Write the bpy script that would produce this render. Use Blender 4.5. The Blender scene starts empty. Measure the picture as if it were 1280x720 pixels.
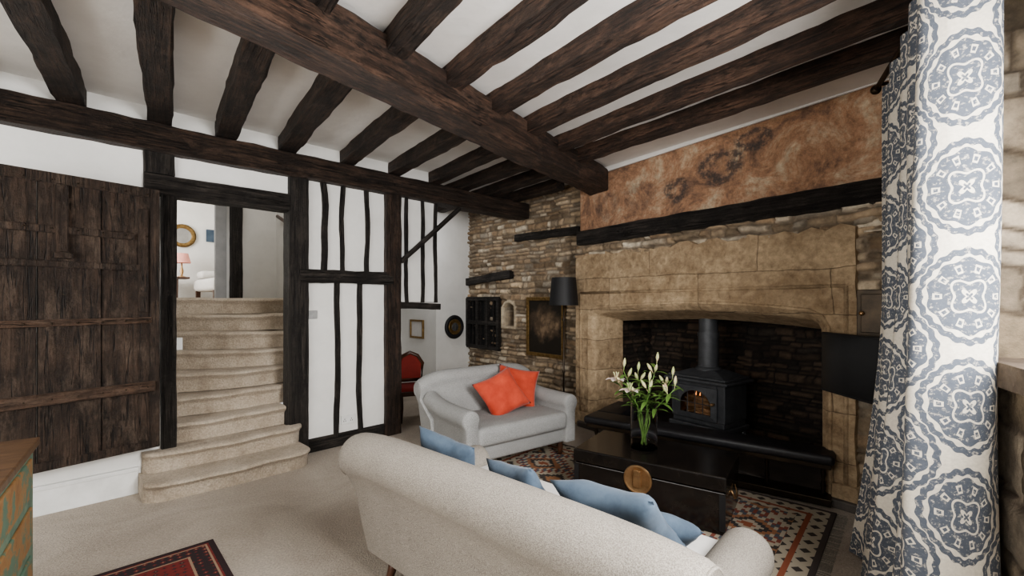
import bpy, bmesh, math, random
import numpy as np
from mathutils import Vector, Matrix
random.seed(7)
sc = bpy.context.scene
PI = math.pi

# ------------------------------------------------------------------ nodes
class E:
    def __init__(s, nt, sock): s.nt, s.s = nt, sock
    def _m(s, op, *o):
        n = s.nt.nodes.new('ShaderNodeMath'); n.operation = op
        for i, v in enumerate((s,) + o):
            if isinstance(v, E): s.nt.links.new(v.s, n.inputs[i])
            else: n.inputs[i].default_value = v
        return E(s.nt, n.outputs[0])
    def __add__(s, o): return s._m('ADD', o)
    def __sub__(s, o): return s._m('SUBTRACT', o)
    def __mul__(s, o): return s._m('MULTIPLY', o)
    def __truediv__(s, o): return s._m('DIVIDE', o)
    def fract(s): return s._m('FRACT')
    def floor(s): return s._m('FLOOR')
    def abs(s): return s._m('ABSOLUTE')
    def sin(s): return s._m('SINE')
    def cos(s): return s._m('COSINE')
    def sqrt(s): return s._m('SQRT')
    def gt(s, o): return s._m('GREATER_THAN', o)
    def lt(s, o): return s._m('LESS_THAN', o)
    def max(s, o): return s._m('MAXIMUM', o)
    def min(s, o): return s._m('MINIMUM', o)
    def atan2(s, o): return s._m('ARCTAN2', o)

def new_mat(name):
    m = bpy.data.materials.new(name); m.use_nodes = True
    nt = m.node_tree
    return m, nt, nt.nodes['Principled BSDF']

def c4(c): return (c[0], c[1], c[2], 1.0)

def noise(nt, vec, scale, detail=6, rough=0.6, dist=0.0):
    n = nt.nodes.new('ShaderNodeTexNoise')
    n.inputs['Scale'].default_value = scale
    n.inputs['Detail'].default_value = detail
    n.inputs['Roughness'].default_value = rough
    n.inputs['Distortion'].default_value = dist
    if vec is not None: nt.links.new(vec, n.inputs['Vector'])
    return n

def ramp(nt, fac, stops, interp='LINEAR'):
    r = nt.nodes.new('ShaderNodeValToRGB'); r.color_ramp.interpolation = interp
    els = r.color_ramp.elements
    while len(els) < len(stops): els.new(0.5)
    for e, (p, c) in zip(els, stops):
        e.position = p; e.color = c4(c)
    nt.links.new(fac, r.inputs[0])
    return r

def mixc(nt, fac, a, b, mode='MIX'):
    n = nt.nodes.new('ShaderNodeMix'); n.data_type = 'RGBA'; n.blend_type = mode
    for idx, v in ((0, fac), (6, a), (7, b)):
        if isinstance(v, (int, float)): n.inputs[idx].default_value = v
        elif isinstance(v, tuple): n.inputs[idx].default_value = c4(v)
        else: nt.links.new(v, n.inputs[idx])
    return n.outputs[2]

def objvec(nt, stretch=(1, 1, 1)):
    tc = nt.nodes.new('ShaderNodeTexCoord')
    mp = nt.nodes.new('ShaderNodeMapping'); mp.inputs['Scale'].default_value = stretch
    nt.links.new(tc.outputs['Object'], mp.inputs[0])
    return mp.outputs[0]

def bump(nt, bsdf, h, strength, dist=0.01):
    b = nt.nodes.new('ShaderNodeBump'); b.inputs['Strength'].default_value = strength
    b.inputs['Distance'].default_value = dist
    nt.links.new(h, b.inputs['Height']); nt.links.new(b.outputs[0], bsdf.inputs['Normal'])

def nmat(name, stops, scale=6, rough=0.7, bstr=0.3, bdist=0.01, stretch=(1, 1, 1), metallic=0.0,
         detail=8, fine=None, sheen=0.0, spec=None, dist=0.0, speck=None):
    m, nt, b = new_mat(name)
    v = objvec(nt, stretch)
    n = noise(nt, v, scale, detail, 0.65, dist)
    r = ramp(nt, n.outputs[0], stops)
    col = r.outputs[0]
    if speck:
        s = noise(nt, v, speck, 3, 0.7)
        rs_ = ramp(nt, s.outputs[0], [(0.35, (0.80, 0.80, 0.80)), (0.65, (1.15, 1.15, 1.15))])
        col = mixc(nt, 1.0, col, rs_.outputs[0], 'MULTIPLY')
    nt.links.new(col, b.inputs['Base Color'])
    b.inputs['Roughness'].default_value = rough
    b.inputs['Metallic'].default_value = metallic
    if sheen: b.inputs['Sheen Weight'].default_value = sheen
    if spec is not None: b.inputs['Specular IOR Level'].default_value = spec
    if bstr:
        h = n.outputs[0]
        if fine: h = noise(nt, v, fine, 4).outputs[0]
        bump(nt, b, h, bstr, bdist)
    return m

def wood(name, dark, mid, light, axis=0, worn=(0.13, 0.08, 0.05), rough=0.6, wornamt=0.62, gain=1.0, cross=8.0):
    m, nt, b = new_mat(name)
    st = [cross] * 3; st[axis] = 0.35
    v = objvec(nt, tuple(st)); v0 = objvec(nt)
    g = noise(nt, v, 6, 12, 0.75, 0.15)
    sc_ = lambda c: tuple(x * gain for x in c)
    r = ramp(nt, g.outputs[0], [(0.32, sc_(dark)), (0.50, sc_(mid)), (0.66, sc_(light))])
    bl = noise(nt, v0, 3.5, 9, 0.72)
    rb = ramp(nt, bl.outputs[0], [(0.32, (0.35, 0.35, 0.35)), (0.6, (1.3, 1.25, 1.2))])
    col = mixc(nt, 1.0, r.outputs[0], rb.outputs[0], 'MULTIPLY')
    wn = noise(nt, objvec(nt, tuple(2.5 if i != axis else 0.8 for i in range(3))), 4.5, 12, 0.8)
    wr = ramp(nt, wn.outputs[0], [(wornamt - 0.05, (0, 0, 0)), (wornamt + 0.12, (0.75, 0.75, 0.75))])
    col = mixc(nt, wr.outputs[0], col, worn)
    s2 = [16.0, 16.0, 16.0]; s2[axis] = 0.6
    ck = noise(nt, objvec(nt, tuple(s2)), 1.6, 3, 0.5)
    cr = ((E(nt, ck.outputs[0]) - 0.5).abs() * -60.0 + 1.0).max(0.0)
    gate = (E(nt, bl.outputs[0]) - 0.46).gt(0.0)
    cr = cr * gate
    col = mixc(nt, (cr * 0.85).s, col, (0.004, 0.003, 0.003))
    nt.links.new(col, b.inputs['Base Color']); b.inputs['Roughness'].default_value = rough
    h = E(nt, g.outputs[0]) * 0.9 + E(nt, bl.outputs[0]) * 1.8 - cr * 0.5
    bump(nt, b, h.s, 1.0, 0.05)
    return m

def flat(name, c, rough=0.5, metallic=0.0, **k):
    m, nt, b = new_mat(name)
    n = noise(nt, objvec(nt), 9, 3)
    r = ramp(nt, n.outputs[0], [(0.3, tuple(x * 0.9 for x in c)), (0.7, tuple(min(1, x * 1.08) for x in c))])
    nt.links.new(r.outputs[0], b.inputs['Base Color'])
    b.inputs['Roughness'].default_value = rough; b.inputs['Metallic'].default_value = metallic
    for kk, vv in k.items(): b.inputs[kk].default_value = vv
    return m

M_plaster = nmat('plaster', [(0.3, (0.66, 0.65, 0.62)), (0.7, (0.75, 0.74, 0.71))], 3, 0.85, 0.25, 0.02)
M_ceil = nmat('ceiling_plaster', [(0.3, (0.72, 0.70, 0.67)), (0.7, (0.82, 0.80, 0.77))], 2.5, 0.9, 0.3, 0.03)
M_oak = wood('dark_oak', (0.007, 0.005, 0.004), (0.028, 0.018, 0.013), (0.075, 0.046, 0.031), 0, (0.15, 0.095, 0.066), gain=1.2, wornamt=0.56)
M_oakred = wood('warm_oak', (0.008, 0.006, 0.005), (0.038, 0.022, 0.015), (0.10, 0.055, 0.037), 0, (0.22, 0.125, 0.083), wornamt=0.54, gain=1.3)
M_black_oak = wood('blackened_oak', (0.006, 0.005, 0.005), (0.022, 0.019, 0.017), (0.060, 0.052, 0.045), 0, (0.14, 0.12, 0.10), wornamt=0.60, gain=1.2)
M_door = wood('old_door_oak', (0.010, 0.007, 0.0055), (0.038, 0.025, 0.018), (0.080, 0.053, 0.038), 2, (0.18, 0.13, 0.095), wornamt=0.55, gain=1.2, cross=4.0)
M_batten = wood('batten_oak', (0.03, 0.018, 0.012), (0.09, 0.055, 0.037), (0.16, 0.10, 0.07), 0, (0.24, 0.165, 0.12), gain=1.4, wornamt=0.55)
M_carpet = nmat('beige_carpet', [(0.3, (0.38, 0.32, 0.26)), (0.46, (0.46, 0.395, 0.325)), (0.60, (0.53, 0.465, 0.39))], 1.3, 0.95, 1.0, 0.015, fine=100, sheen=0.1, dist=1.0, speck=80)
M_stair = nmat('stair_carpet', [(0.3, (0.34, 0.275, 0.205)), (0.5, (0.46, 0.385, 0.30)), (0.7, (0.55, 0.475, 0.385))], 5, 0.95, 1.0, 0.015, fine=90, sheen=0.1, speck=70)
M_white_seat = nmat('white_linen', [(0.3, (0.58, 0.56, 0.53)), (0.7, (0.66, 0.64, 0.61))], 20, 0.9, 0.3, 0.004, sheen=0.1)
def weave(name, c1, c2, s):
    m, nt, b = new_mat(name)
    v = objvec(nt); n = noise(nt, v, s, 3, 0.6); n2 = noise(nt, v, 5, 4)
    r = ramp(nt, n.outputs[0], [(0.38, c1), (0.62, c2)])
    r2 = ramp(nt, n2.outputs[0], [(0.3, (0.92, 0.92, 0.92)), (0.7, (1.04, 1.04, 1.04))])
    nt.links.new(mixc(nt, 1.0, r.outputs[0], r2.outputs[0], 'MULTIPLY'), b.inputs['Base Color'])
    b.inputs['Roughness'].default_value = 0.95; bump(nt, b, n.outputs[0], 0.7, 0.005)
    return m
M_cream = weave('oatmeal_linen', (0.185, 0.165, 0.14), (0.33, 0.30, 0.26), 260)
M_grey = weave('grey_linen', (0.235, 0.235, 0.228), (0.39, 0.387, 0.375), 260)
M_blue = nmat('blue_velvet', [(0.3, (0.040, 0.062, 0.092)), (0.7, (0.082, 0.116, 0.158))], 9, 0.9, 0.2, 0.01, sheen=0.12)
M_orange = nmat('orange_velvet', [(0.3, (0.40, 0.042, 0.018)), (0.7, (0.57, 0.085, 0.042))], 8, 0.85, 0.2, 0.01, sheen=0.15)
M_lacquer = nmat('black_lacquer', [(0.3, (0.008, 0.007, 0.007)), (0.68, (0.020, 0.016, 0.013)), (0.8, (0.07, 0.04, 0.025))], 9, 0.15, 0.12, 0.003)
M_brass = nmat('aged_brass', [(0.3, (0.25, 0.15, 0.07)), (0.7, (0.55, 0.36, 0.20))], 9, 0.35, 0.1, 0.004, metallic=0.85)
M_silver = nmat('brushed_steel', [(0.3, (0.30, 0.30, 0.30)), (0.7, (0.45, 0.45, 0.44))], 20, 0.4, 0.1, 0.004, metallic=0.6)
M_bronze = nmat('dark_bronze', [(0.3, (0.02, 0.016, 0.012)), (0.7, (0.07, 0.05, 0.032))], 9, 0.4, 0.1, 0.004, metallic=0.7)
M_iron = nmat('cast_iron', [(0.3, (0.045, 0.048, 0.053)), (0.7, (0.085, 0.089, 0.095))], 12, 0.5, 0.25, 0.004, metallic=0.15)
M_leather = nmat('black_leather', [(0.3, (0.008, 0.008, 0.010)), (0.7, (0.022, 0.021, 0.024))], 14, 0.45, 0.4, 0.006)
M_walnut = nmat('walnut', [(0.3, (0.035, 0.016, 0.009)), (0.7, (0.09, 0.04, 0.022))], 8, 0.35, 0.1, 0.004, (1, 1, 5))
M_black = flat('matt_black', (0.012, 0.012, 0.013), 0.6)
M_screen = flat('tv_screen', (0.010, 0.011, 0.013), 0.12)
M_gold = nmat('gilt', [(0.3, (0.12, 0.07, 0.025)), (0.7, (0.36, 0.24, 0.10))], 30, 0.4, 0.3, 0.004, metallic=0.7)
M_white_plastic = flat('white_paint', (0.70, 0.70, 0.68), 0.4)
M_red_fabric = flat('red_upholstery', (0.20, 0.022, 0.016), 0.85)
M_green_stem = nmat('leaf_green', [(0.3, (0.06, 0.13, 0.026)), (0.7, (0.16, 0.27, 0.07))], 12, 0.45, 0.1, 0.003)
M_bud = nmat('lily_bud', [(0.3, (0.28, 0.38, 0.12)), (0.5, (0.48, 0.50, 0.26)), (0.68, (0.60, 0.34, 0.28))], 14, 0.5, 0.1, 0.003)
M_petal = nmat('lily_petal', [(0.3, (0.66, 0.46, 0.42)), (0.6, (0.76, 0.72, 0.66))], 10, 0.5, 0.1, 0.003)
M_mirror = flat('mirror_glass', (0.55, 0.55, 0.55), 0.08, 0.9)
M_pink = flat('pink_shade', (0.75, 0.36, 0.30), 0.8)
M_soot = nmat('soot_stone', [(0.3, (0.012, 0.010, 0.009)), (0.7, (0.06, 0.045, 0.035))], 6, 0.9, 0.6, 0.03)
M_hearth = nmat('hearth_slab', [(0.3, (0.06, 0.055, 0.05)), (0.7, (0.14, 0.12, 0.105))], 6, 0.6, 0.4, 0.02)
M_sill = nmat('stone_sill', [(0.3, (0.10, 0.075, 0.055)), (0.7, (0.22, 0.17, 0.13))], 8, 0.7, 0.6, 0.02)
M_top = nmat('worn_pine_top', [(0.3, (0.06, 0.034, 0.02)), (0.7, (0.17, 0.10, 0.055))], 5, 0.45, 0.3, 0.006, (6, 1, 1))
M_green = nmat('worn_green_paint', [(0.35, (0.07, 0.115, 0.085)), (0.5, (0.12, 0.19, 0.14)), (0.60, (0.17, 0.25, 0.18)), (0.66, (0.22, 0.12, 0.05)), (0.85, (0.26, 0.14, 0.06))], 7, 0.6, 0.4, 0.006)
M_ochre = nmat('worn_ochre_paint', [(0.35, (0.22, 0.11, 0.045)), (0.50, (0.30, 0.17, 0.07)), (0.56, (0.10, 0.17, 0.12)), (0.8, (0.14, 0.22, 0.16))], 9, 0.6, 0.4, 0.006)

def emat(name, c, s):
    m, nt, b = new_mat(name)
    b.inputs['Base Color'].default_value = c4(c); b.inputs['Emission Color'].default_value = c4(c)
    b.inputs['Emission Strength'].default_value = s
    return m
M_fire = emat('embers', (1.0, 0.38, 0.11), 1.4)

m, nt, b = new_mat('clear_glass'); M_glass = m
b.inputs['Base Color'].default_value = (1.0, 1.0, 1.0, 1); b.inputs['Transmission Weight'].default_value = 1
b.inputs['Roughness'].default_value = 0.0; b.inputs['IOR'].default_value = 1.12
m, nt, b = new_mat('stove_glass'); M_sglass = m
b.inputs['Base Color'].default_value = (0.9, 0.85, 0.8, 1); b.inputs['Transmission Weight'].default_value = 1.0
b.inputs['Roughness'].default_value = 0.03; b.inputs['IOR'].default_value = 1.05

def stone_mat(name, bstr=0.6):
    m, nt, b = new_mat(name)
    a = nt.nodes.new('ShaderNodeAttribute'); a.attribute_name = 'Col'
    v = objvec(nt)
    n = noise(nt, v, 14, 8, 0.7)
    r = ramp(nt, n.outputs[0], [(0.25, (0.5, 0.5, 0.5)), (0.75, (1.4, 1.37, 1.3))])
    n0 = noise(nt, v, 1.6, 4, 0.6)
    r0 = ramp(nt, n0.outputs[0], [(0.3, (0.7, 0.67, 0.65)), (0.65, (1.2, 1.2, 1.2))])
    col = mixc(nt, 1.0, a.outputs['Color'], r.outputs[0], 'MULTIPLY')
    col = mixc(nt, 1.0, col, r0.outputs[0], 'MULTIPLY')
    nt.links.new(col, b.inputs['Base Color']); b.inputs['Roughness'].default_value = 0.9
    bump(nt, b, noise(nt, v, 45, 8, 0.7).outputs[0], bstr, 0.02)
    return m
M_stone = stone_mat('rubble_stone')

m, nt, b = new_mat('ashlar_limestone'); M_ashlar = m
v = objvec(nt)
sep = nt.nodes.new('ShaderNodeSeparateXYZ'); nt.links.new(v, sep.inputs[0])
X, Z = E(nt, sep.outputs[0]), E(nt, sep.outputs[2])
wob = E(nt, noise(nt, v, 2.2, 3).outputs[0]) - 0.5
cmb = nt.nodes.new('ShaderNodeCombineXYZ'); nt.links.new((X + wob * 0.08).s, cmb.inputs[0]); nt.links.new((Z + wob * 0.08 + 0.035).s, cmb.inputs[1])
br = nt.nodes.new('ShaderNodeTexBrick'); nt.links.new(cmb.outputs[0], br.inputs['Vector'])
br.inputs['Scale'].default_value = 1; br.inputs['Brick Width'].default_value = 1.05; br.inputs['Row Height'].default_value = 0.345
br.inputs['Mortar Size'].default_value = 0.003; br.inputs['Mortar Smooth'].default_value = 0.7; br.inputs['Bias'].default_value = 0
br.inputs['Color1'].default_value = c4((0.54, 0.42, 0.28)); br.inputs['Color2'].default_value = c4((0.46, 0.35, 0.23)); br.inputs['Mortar'].default_value = c4((0.29, 0.22, 0.15))
n1 = noise(nt, v, 2.1, 12, 0.74); r1 = ramp(nt, n1.outputs[0], [(0.30, (0.32, 0.28, 0.245)), (0.42, (0.76, 0.71, 0.65)), (0.54, (1.02, 1.0, 0.97)), (0.72, (1.4, 1.39, 1.36))])
n2 = noise(nt, v, 16, 9, 0.74); r2 = ramp(nt, n2.outputs[0], [(0.3, (0.60, 0.57, 0.55)), (0.65, (1.16, 1.16, 1.16))])
col = mixc(nt, 1.0, br.outputs[0], r1.outputs[0], 'MULTIPLY'); col = mixc(nt, 1.0, col, r2.outputs[0], 'MULTIPLY')
nt.links.new(col, b.inputs['Base Color']); b.inputs['Roughness'].default_value = 0.85
hh = (E(nt, n2.outputs[0]) * 0.7 + E(nt, n1.outputs[0]) * 1.8) - E(nt, br.outputs[1]) * 0.6
bump(nt, b, hh.s, 0.95, 0.04)

# mural plaster
m, nt, b = new_mat('faded_wall_painting'); M_mural = m
v = objvec(nt)
n1 = noise(nt, v, 2.6, 14, 0.8, 0.5)
r1 = ramp(nt, n1.outputs[0], [(0.32, (0.09, 0.06, 0.045)), (0.41, (0.20, 0.12, 0.08)), (0.48, (0.33, 0.185, 0.11)), (0.54, (0.39, 0.25, 0.16)), (0.60, (0.46, 0.36, 0.25)), (0.74, (0.52, 0.46, 0.37))])
sep = nt.nodes.new('ShaderNodeSeparateXYZ'); nt.links.new(v, sep.inputs[0])
X, Z = E(nt, sep.outputs[0]), E(nt, sep.outputs[2])
nz = E(nt, noise(nt, v, 9, 6, 0.7).outputs[0])
tot = None
for (cx, cz, A, B) in ((1.74, 2.62, 0.21, 0.155), (1.30, 2.50, 0.13, 0.12), (2.02, 2.78, 0.16, 0.09), (0.86, 2.52, 0.2, 0.15), (0.42, 2.5, 0.18, 0.15)):
    dx = (X - cx) / A; dz = (Z - cz) / B
    r = (dx * dx + dz * dz).sqrt()
    ang = dz.atan2(dx)
    rr = r + (ang * 3.0 + r * 3.0).sin() * 0.12 + (nz - 0.5) * 1.7
    k = 0.4 if cx < 1.0 else 0.95
    ring = ((((rr - 0.70).abs()) * -3.0) + 1.4).max(0.0).min(1.0) * ((r * -2.5) + 3.4).max(0.0).min(1.0) * k
    tot = ring if tot is None else tot.max(ring)
fade = E(nt, noise(nt, v, 14, 10, 0.75).outputs[0])
tot = tot * ((fade - 0.39) * 7.0).max(0.0).min(0.88)
col = mixc(nt, tot.s, r1.outputs[0], (0.05, 0.045, 0.045))
n3 = noise(nt, v, 22, 8, 0.75); r3 = ramp(nt, n3.outputs[0], [(0.3, (0.6, 0.6, 0.6)), (0.6, (1.15, 1.15, 1.15))])
col = mixc(nt, 1.0, col, r3.outputs[0], 'MULTIPLY')
nt.links.new(col, b.inputs['Base Color']); b.inputs['Roughness'].default_value = 0.9
bump(nt, b, n1.outputs[0], 0.5, 0.03)

# curtain
CW, CH = 0.37, 0.368
m, nt, b = new_mat('medallion_curtain_fabric'); M_curtain = m
uvn = nt.nodes.new('ShaderNodeUVMap'); uvn.uv_map = 'UVMap'
sep = nt.nodes.new('ShaderNodeSeparateXYZ'); nt.links.new(uvn.outputs[0], sep.inputs[0])
U, V = E(nt, sep.outputs[0]), E(nt, sep.outputs[1])
def medallion(off, A=0.120, B=0.163, W=CW, H=CH):
    x = ((U / W + off).fract() - 0.5) * (W / A)
    y = ((V / H + off).fract() - 0.5) * (H / B)
    xs_ = x * (y * y * 0.28 + 1.0)
    r = (xs_ * xs_ + y * y).sqrt()
    a = y.atan2(x)
    R = r + (a * 22.0).cos() * 0.022
    outer = R.lt(1.0) * R.gt(0.86)
    body = (r + (a * 10.0).cos() * 0.035).lt(0.78)
    pet = ((r - 0.58).abs()).lt(0.09) * (a * 10.0).cos().gt(0.50)
    pet_in = ((r - 0.58).abs()).lt(0.045) * (a * 10.0).cos().gt(0.82)
    ring2 = ((r + (a * 4.0).cos() * 0.07 - 0.34).abs()).lt(0.025)
    star = (r + (a * 4.0).cos() * 0.06).lt(0.13)
    star_in = (r + (a * 4.0).cos() * 0.03).lt(0.06)
    cut = pet.max(ring2).max(star * ((star_in * -1.0) + 1.0))
    return outer.max((body * ((cut * -1.0) + 1.0)).max(pet_in))
pat = medallion(0.0).max(medallion(0.5))
wn = noise(nt, uvn.outputs[0], 90, 3)
wear = E(nt, noise(nt, uvn.outputs[0], 70, 5, 0.7).outputs[0])
pat = pat * ((wear - 0.32) * 7.0).max(0.35).min(0.95)
col = mixc(nt, pat.s, (0.60, 0.55, 0.465), (0.060, 0.076, 0.105))
rr_ = ramp(nt, wn.outputs[0], [(0.3, (0.88, 0.88, 0.88)), (0.7, (1.08, 1.08, 1.08))])
col = mixc(nt, 1.0, col, rr_.outputs[0], 'MULTIPLY')
nt.links.new(col, b.inputs['Base Color']); b.inputs['Roughness'].default_value = 0.9; b.inputs['Sheen Weight'].default_value = 0.05
bump(nt, b, wn.outputs[0], 0.3, 0.003)

# kilim
m, nt, b = new_mat('kilim_weave'); M_kilim = m
v = objvec(nt); sep = nt.nodes.new('ShaderNodeSeparateXYZ'); nt.links.new(v, sep.inputs[0])
X, Y = E(nt, sep.outputs[0]), E(nt, sep.outputs[1])
qx = (X * 44.0).floor() / 44.0; qy = (Y * 44.0).floor() / 44.0
fx = ((qx / 0.55).fract() - 0.5).abs(); fy = ((qy / 0.46).fract() - 0.5).abs()
d = (fx + fy)
hook = ((qx * 22.0).fract() - 0.5).abs().gt(0.2) * (d.gt(0.36) * d.lt(0.62))
dd = (d * 1.0 + hook * 0.10)
r = ramp(nt, dd.s, [(0.0, (0.27, 0.09, 0.045)), (0.10, (0.40, 0.345, 0.27)), (0.18, (0.045, 0.04, 0.04)), (0.26, (0.30, 0.14, 0.07)), (0.36, (0.42, 0.37, 0.29)),
    (0.46, (0.09, 0.10, 0.12)), (0.54, (0.23, 0.07, 0.045)), (0.62, (0.40, 0.35, 0.27)), (0.74, (0.055, 0.045, 0.04)), (0.84, (0.29, 0.15, 0.075))], 'CONSTANT')
ex = X.abs(); ey = Y.abs()
edge = ((ex * -1.0) + 1.25).min((ey * -1.0) + 0.8)
tri = (((X + Y) / 0.12).fract()).gt(0.5)
tri2 = (((X - Y) / 0.12).fract()).gt(0.5)
bc = mixc(nt, (tri * tri2).s, (0.42, 0.37, 0.29), (0.055, 0.045, 0.04))
bc = mixc(nt, (edge.gt(0.12) * edge.lt(0.15)).s, bc, (0.27, 0.085, 0.045))
bc = mixc(nt, edge.lt(0.03).s, bc, (0.07, 0.055, 0.05))
col = mixc(nt, edge.lt(0.20).s, r.outputs[0], bc)
nt.links.new(col, b.inputs['Base Color']); b.inputs['Roughness'].default_value = 0.95
bump(nt, b, noise(nt, v, 140, 3).outputs[0], 0.4, 0.004)

# red rug
m, nt, b = new_mat('red_persian_weave'); M_prug = m
v = objvec(nt); sep = nt.nodes.new('ShaderNodeSeparateXYZ'); nt.links.new(v, sep.inputs[0])
X, Y = E(nt, sep.outputs[0]), E(nt, sep.outputs[1])
edge = ((X.abs() * -1.0) + 0.75).min((Y.abs() * -1.0) + 0.45)
vor = nt.nodes.new('ShaderNodeTexVoronoi'); vor.inputs['Scale'].default_value = 26; vor.distance = 'MANHATTAN'; vor.inputs['Randomness'].default_value = 0.25
nt.links.new(v, vor.inputs[0])
vf = ramp(nt, vor.outputs[0], [(0.0, (0.25, 0.14, 0.08)), (0.22, (0.02, 0.02, 0.028)), (0.4, (0.13, 0.018, 0.016)), (0.6, (0.17, 0.024, 0.02))], 'CONSTANT')
vb = ramp(nt, vor.outputs[0], [(0.0, (0.30, 0.19, 0.12)), (0.25, (0.14, 0.02, 0.02)), (0.5, (0.03, 0.018, 0.02))], 'CONSTANT')
col = mixc(nt, (edge.lt(0.14) * edge.gt(0.045)).s, vf.outputs[0], vb.outputs[0])
line = ((edge - 0.14).abs()).lt(0.006).max(((edge - 0.045).abs()).lt(0.005))
col = mixc(nt, line.s, col, (0.32, 0.22, 0.15))
col = mixc(nt, edge.lt(0.03).s, col, (0.03, 0.014, 0.016))
nt.links.new(col, b.inputs['Base Color']); b.inputs['Roughness'].default_value = 0.95
bump(nt, b, noise(nt, v, 160, 3).outputs[0], 0.4, 0.004)

# dark painting
m, nt, b = new_mat('old_oil_painting'); M_paint = m
v = objvec(nt); sep = nt.nodes.new('ShaderNodeSeparateXYZ'); nt.links.new(v, sep.inputs[0])
X, Z = E(nt, sep.outputs[0]), E(nt, sep.outputs[2])
nn = E(nt, noise(nt, v, 7, 6).outputs[0])
lum = nn * 1.1 - (X * X * 3.0 + (Z - 0.05) * (Z - 0.05) * 5.0)
r = ramp(nt, lum.s, [(0.2, (0.02, 0.016, 0.012)), (0.45, (0.09, 0.062, 0.04)), (0.62, (0.22, 0.155, 0.10))])
nt.links.new(r.outputs[0], b.inputs['Base Color']); b.inputs['Roughness'].default_value = 0.35

# ------------------------------------------------------------------ geometry helpers
def link(o): sc.collection.objects.link(o); return o
def frame(ox, oy, dx, dy, oz=0.0):
    x = Vector((dx, dy, 0)).normalized(); y = Vector((-x.y, x.x, 0))
    return Matrix(((x.x, y.x, 0, ox), (x.y, y.y, 0, oy), (0, 0, 1, oz), (0, 0, 0, 1)))
LF = frame(-1.248, 5.0, 1, 1)
FF = frame(0.808, 5.41, 0.725, -1)
RF = frame(-0.95, 7.83, 0.844, -1)
WF = frame(2.54, 3.02, -0.486, -0.874)
BF = frame(-0.52, -2.49, -4.48, 3.74)
def T(x=0, y=0, z=0): return Matrix.Translation((x, y, z))
def RZ(a): return Matrix.Rotation(math.radians(a), 4, 'Z')
def RX(a): return Matrix.Rotation(math.radians(a), 4, 'X')
def RY(a): return Matrix.Rotation(math.radians(a), 4, 'Y')

def meta(o, label=None, cat=None, group=None, kind=None):
    if label: o['label'] = label
    if cat: o['category'] = cat
    if group: o['group'] = group
    if kind: o['kind'] = kind
    return o

def empty(name, Mx, label, cat, group=None):
    o = bpy.data.objects.new(name, None); o.empty_display_size = 0.1
    link(o); o.matrix_world = Mx
    return meta(o, label, cat, group)

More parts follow.
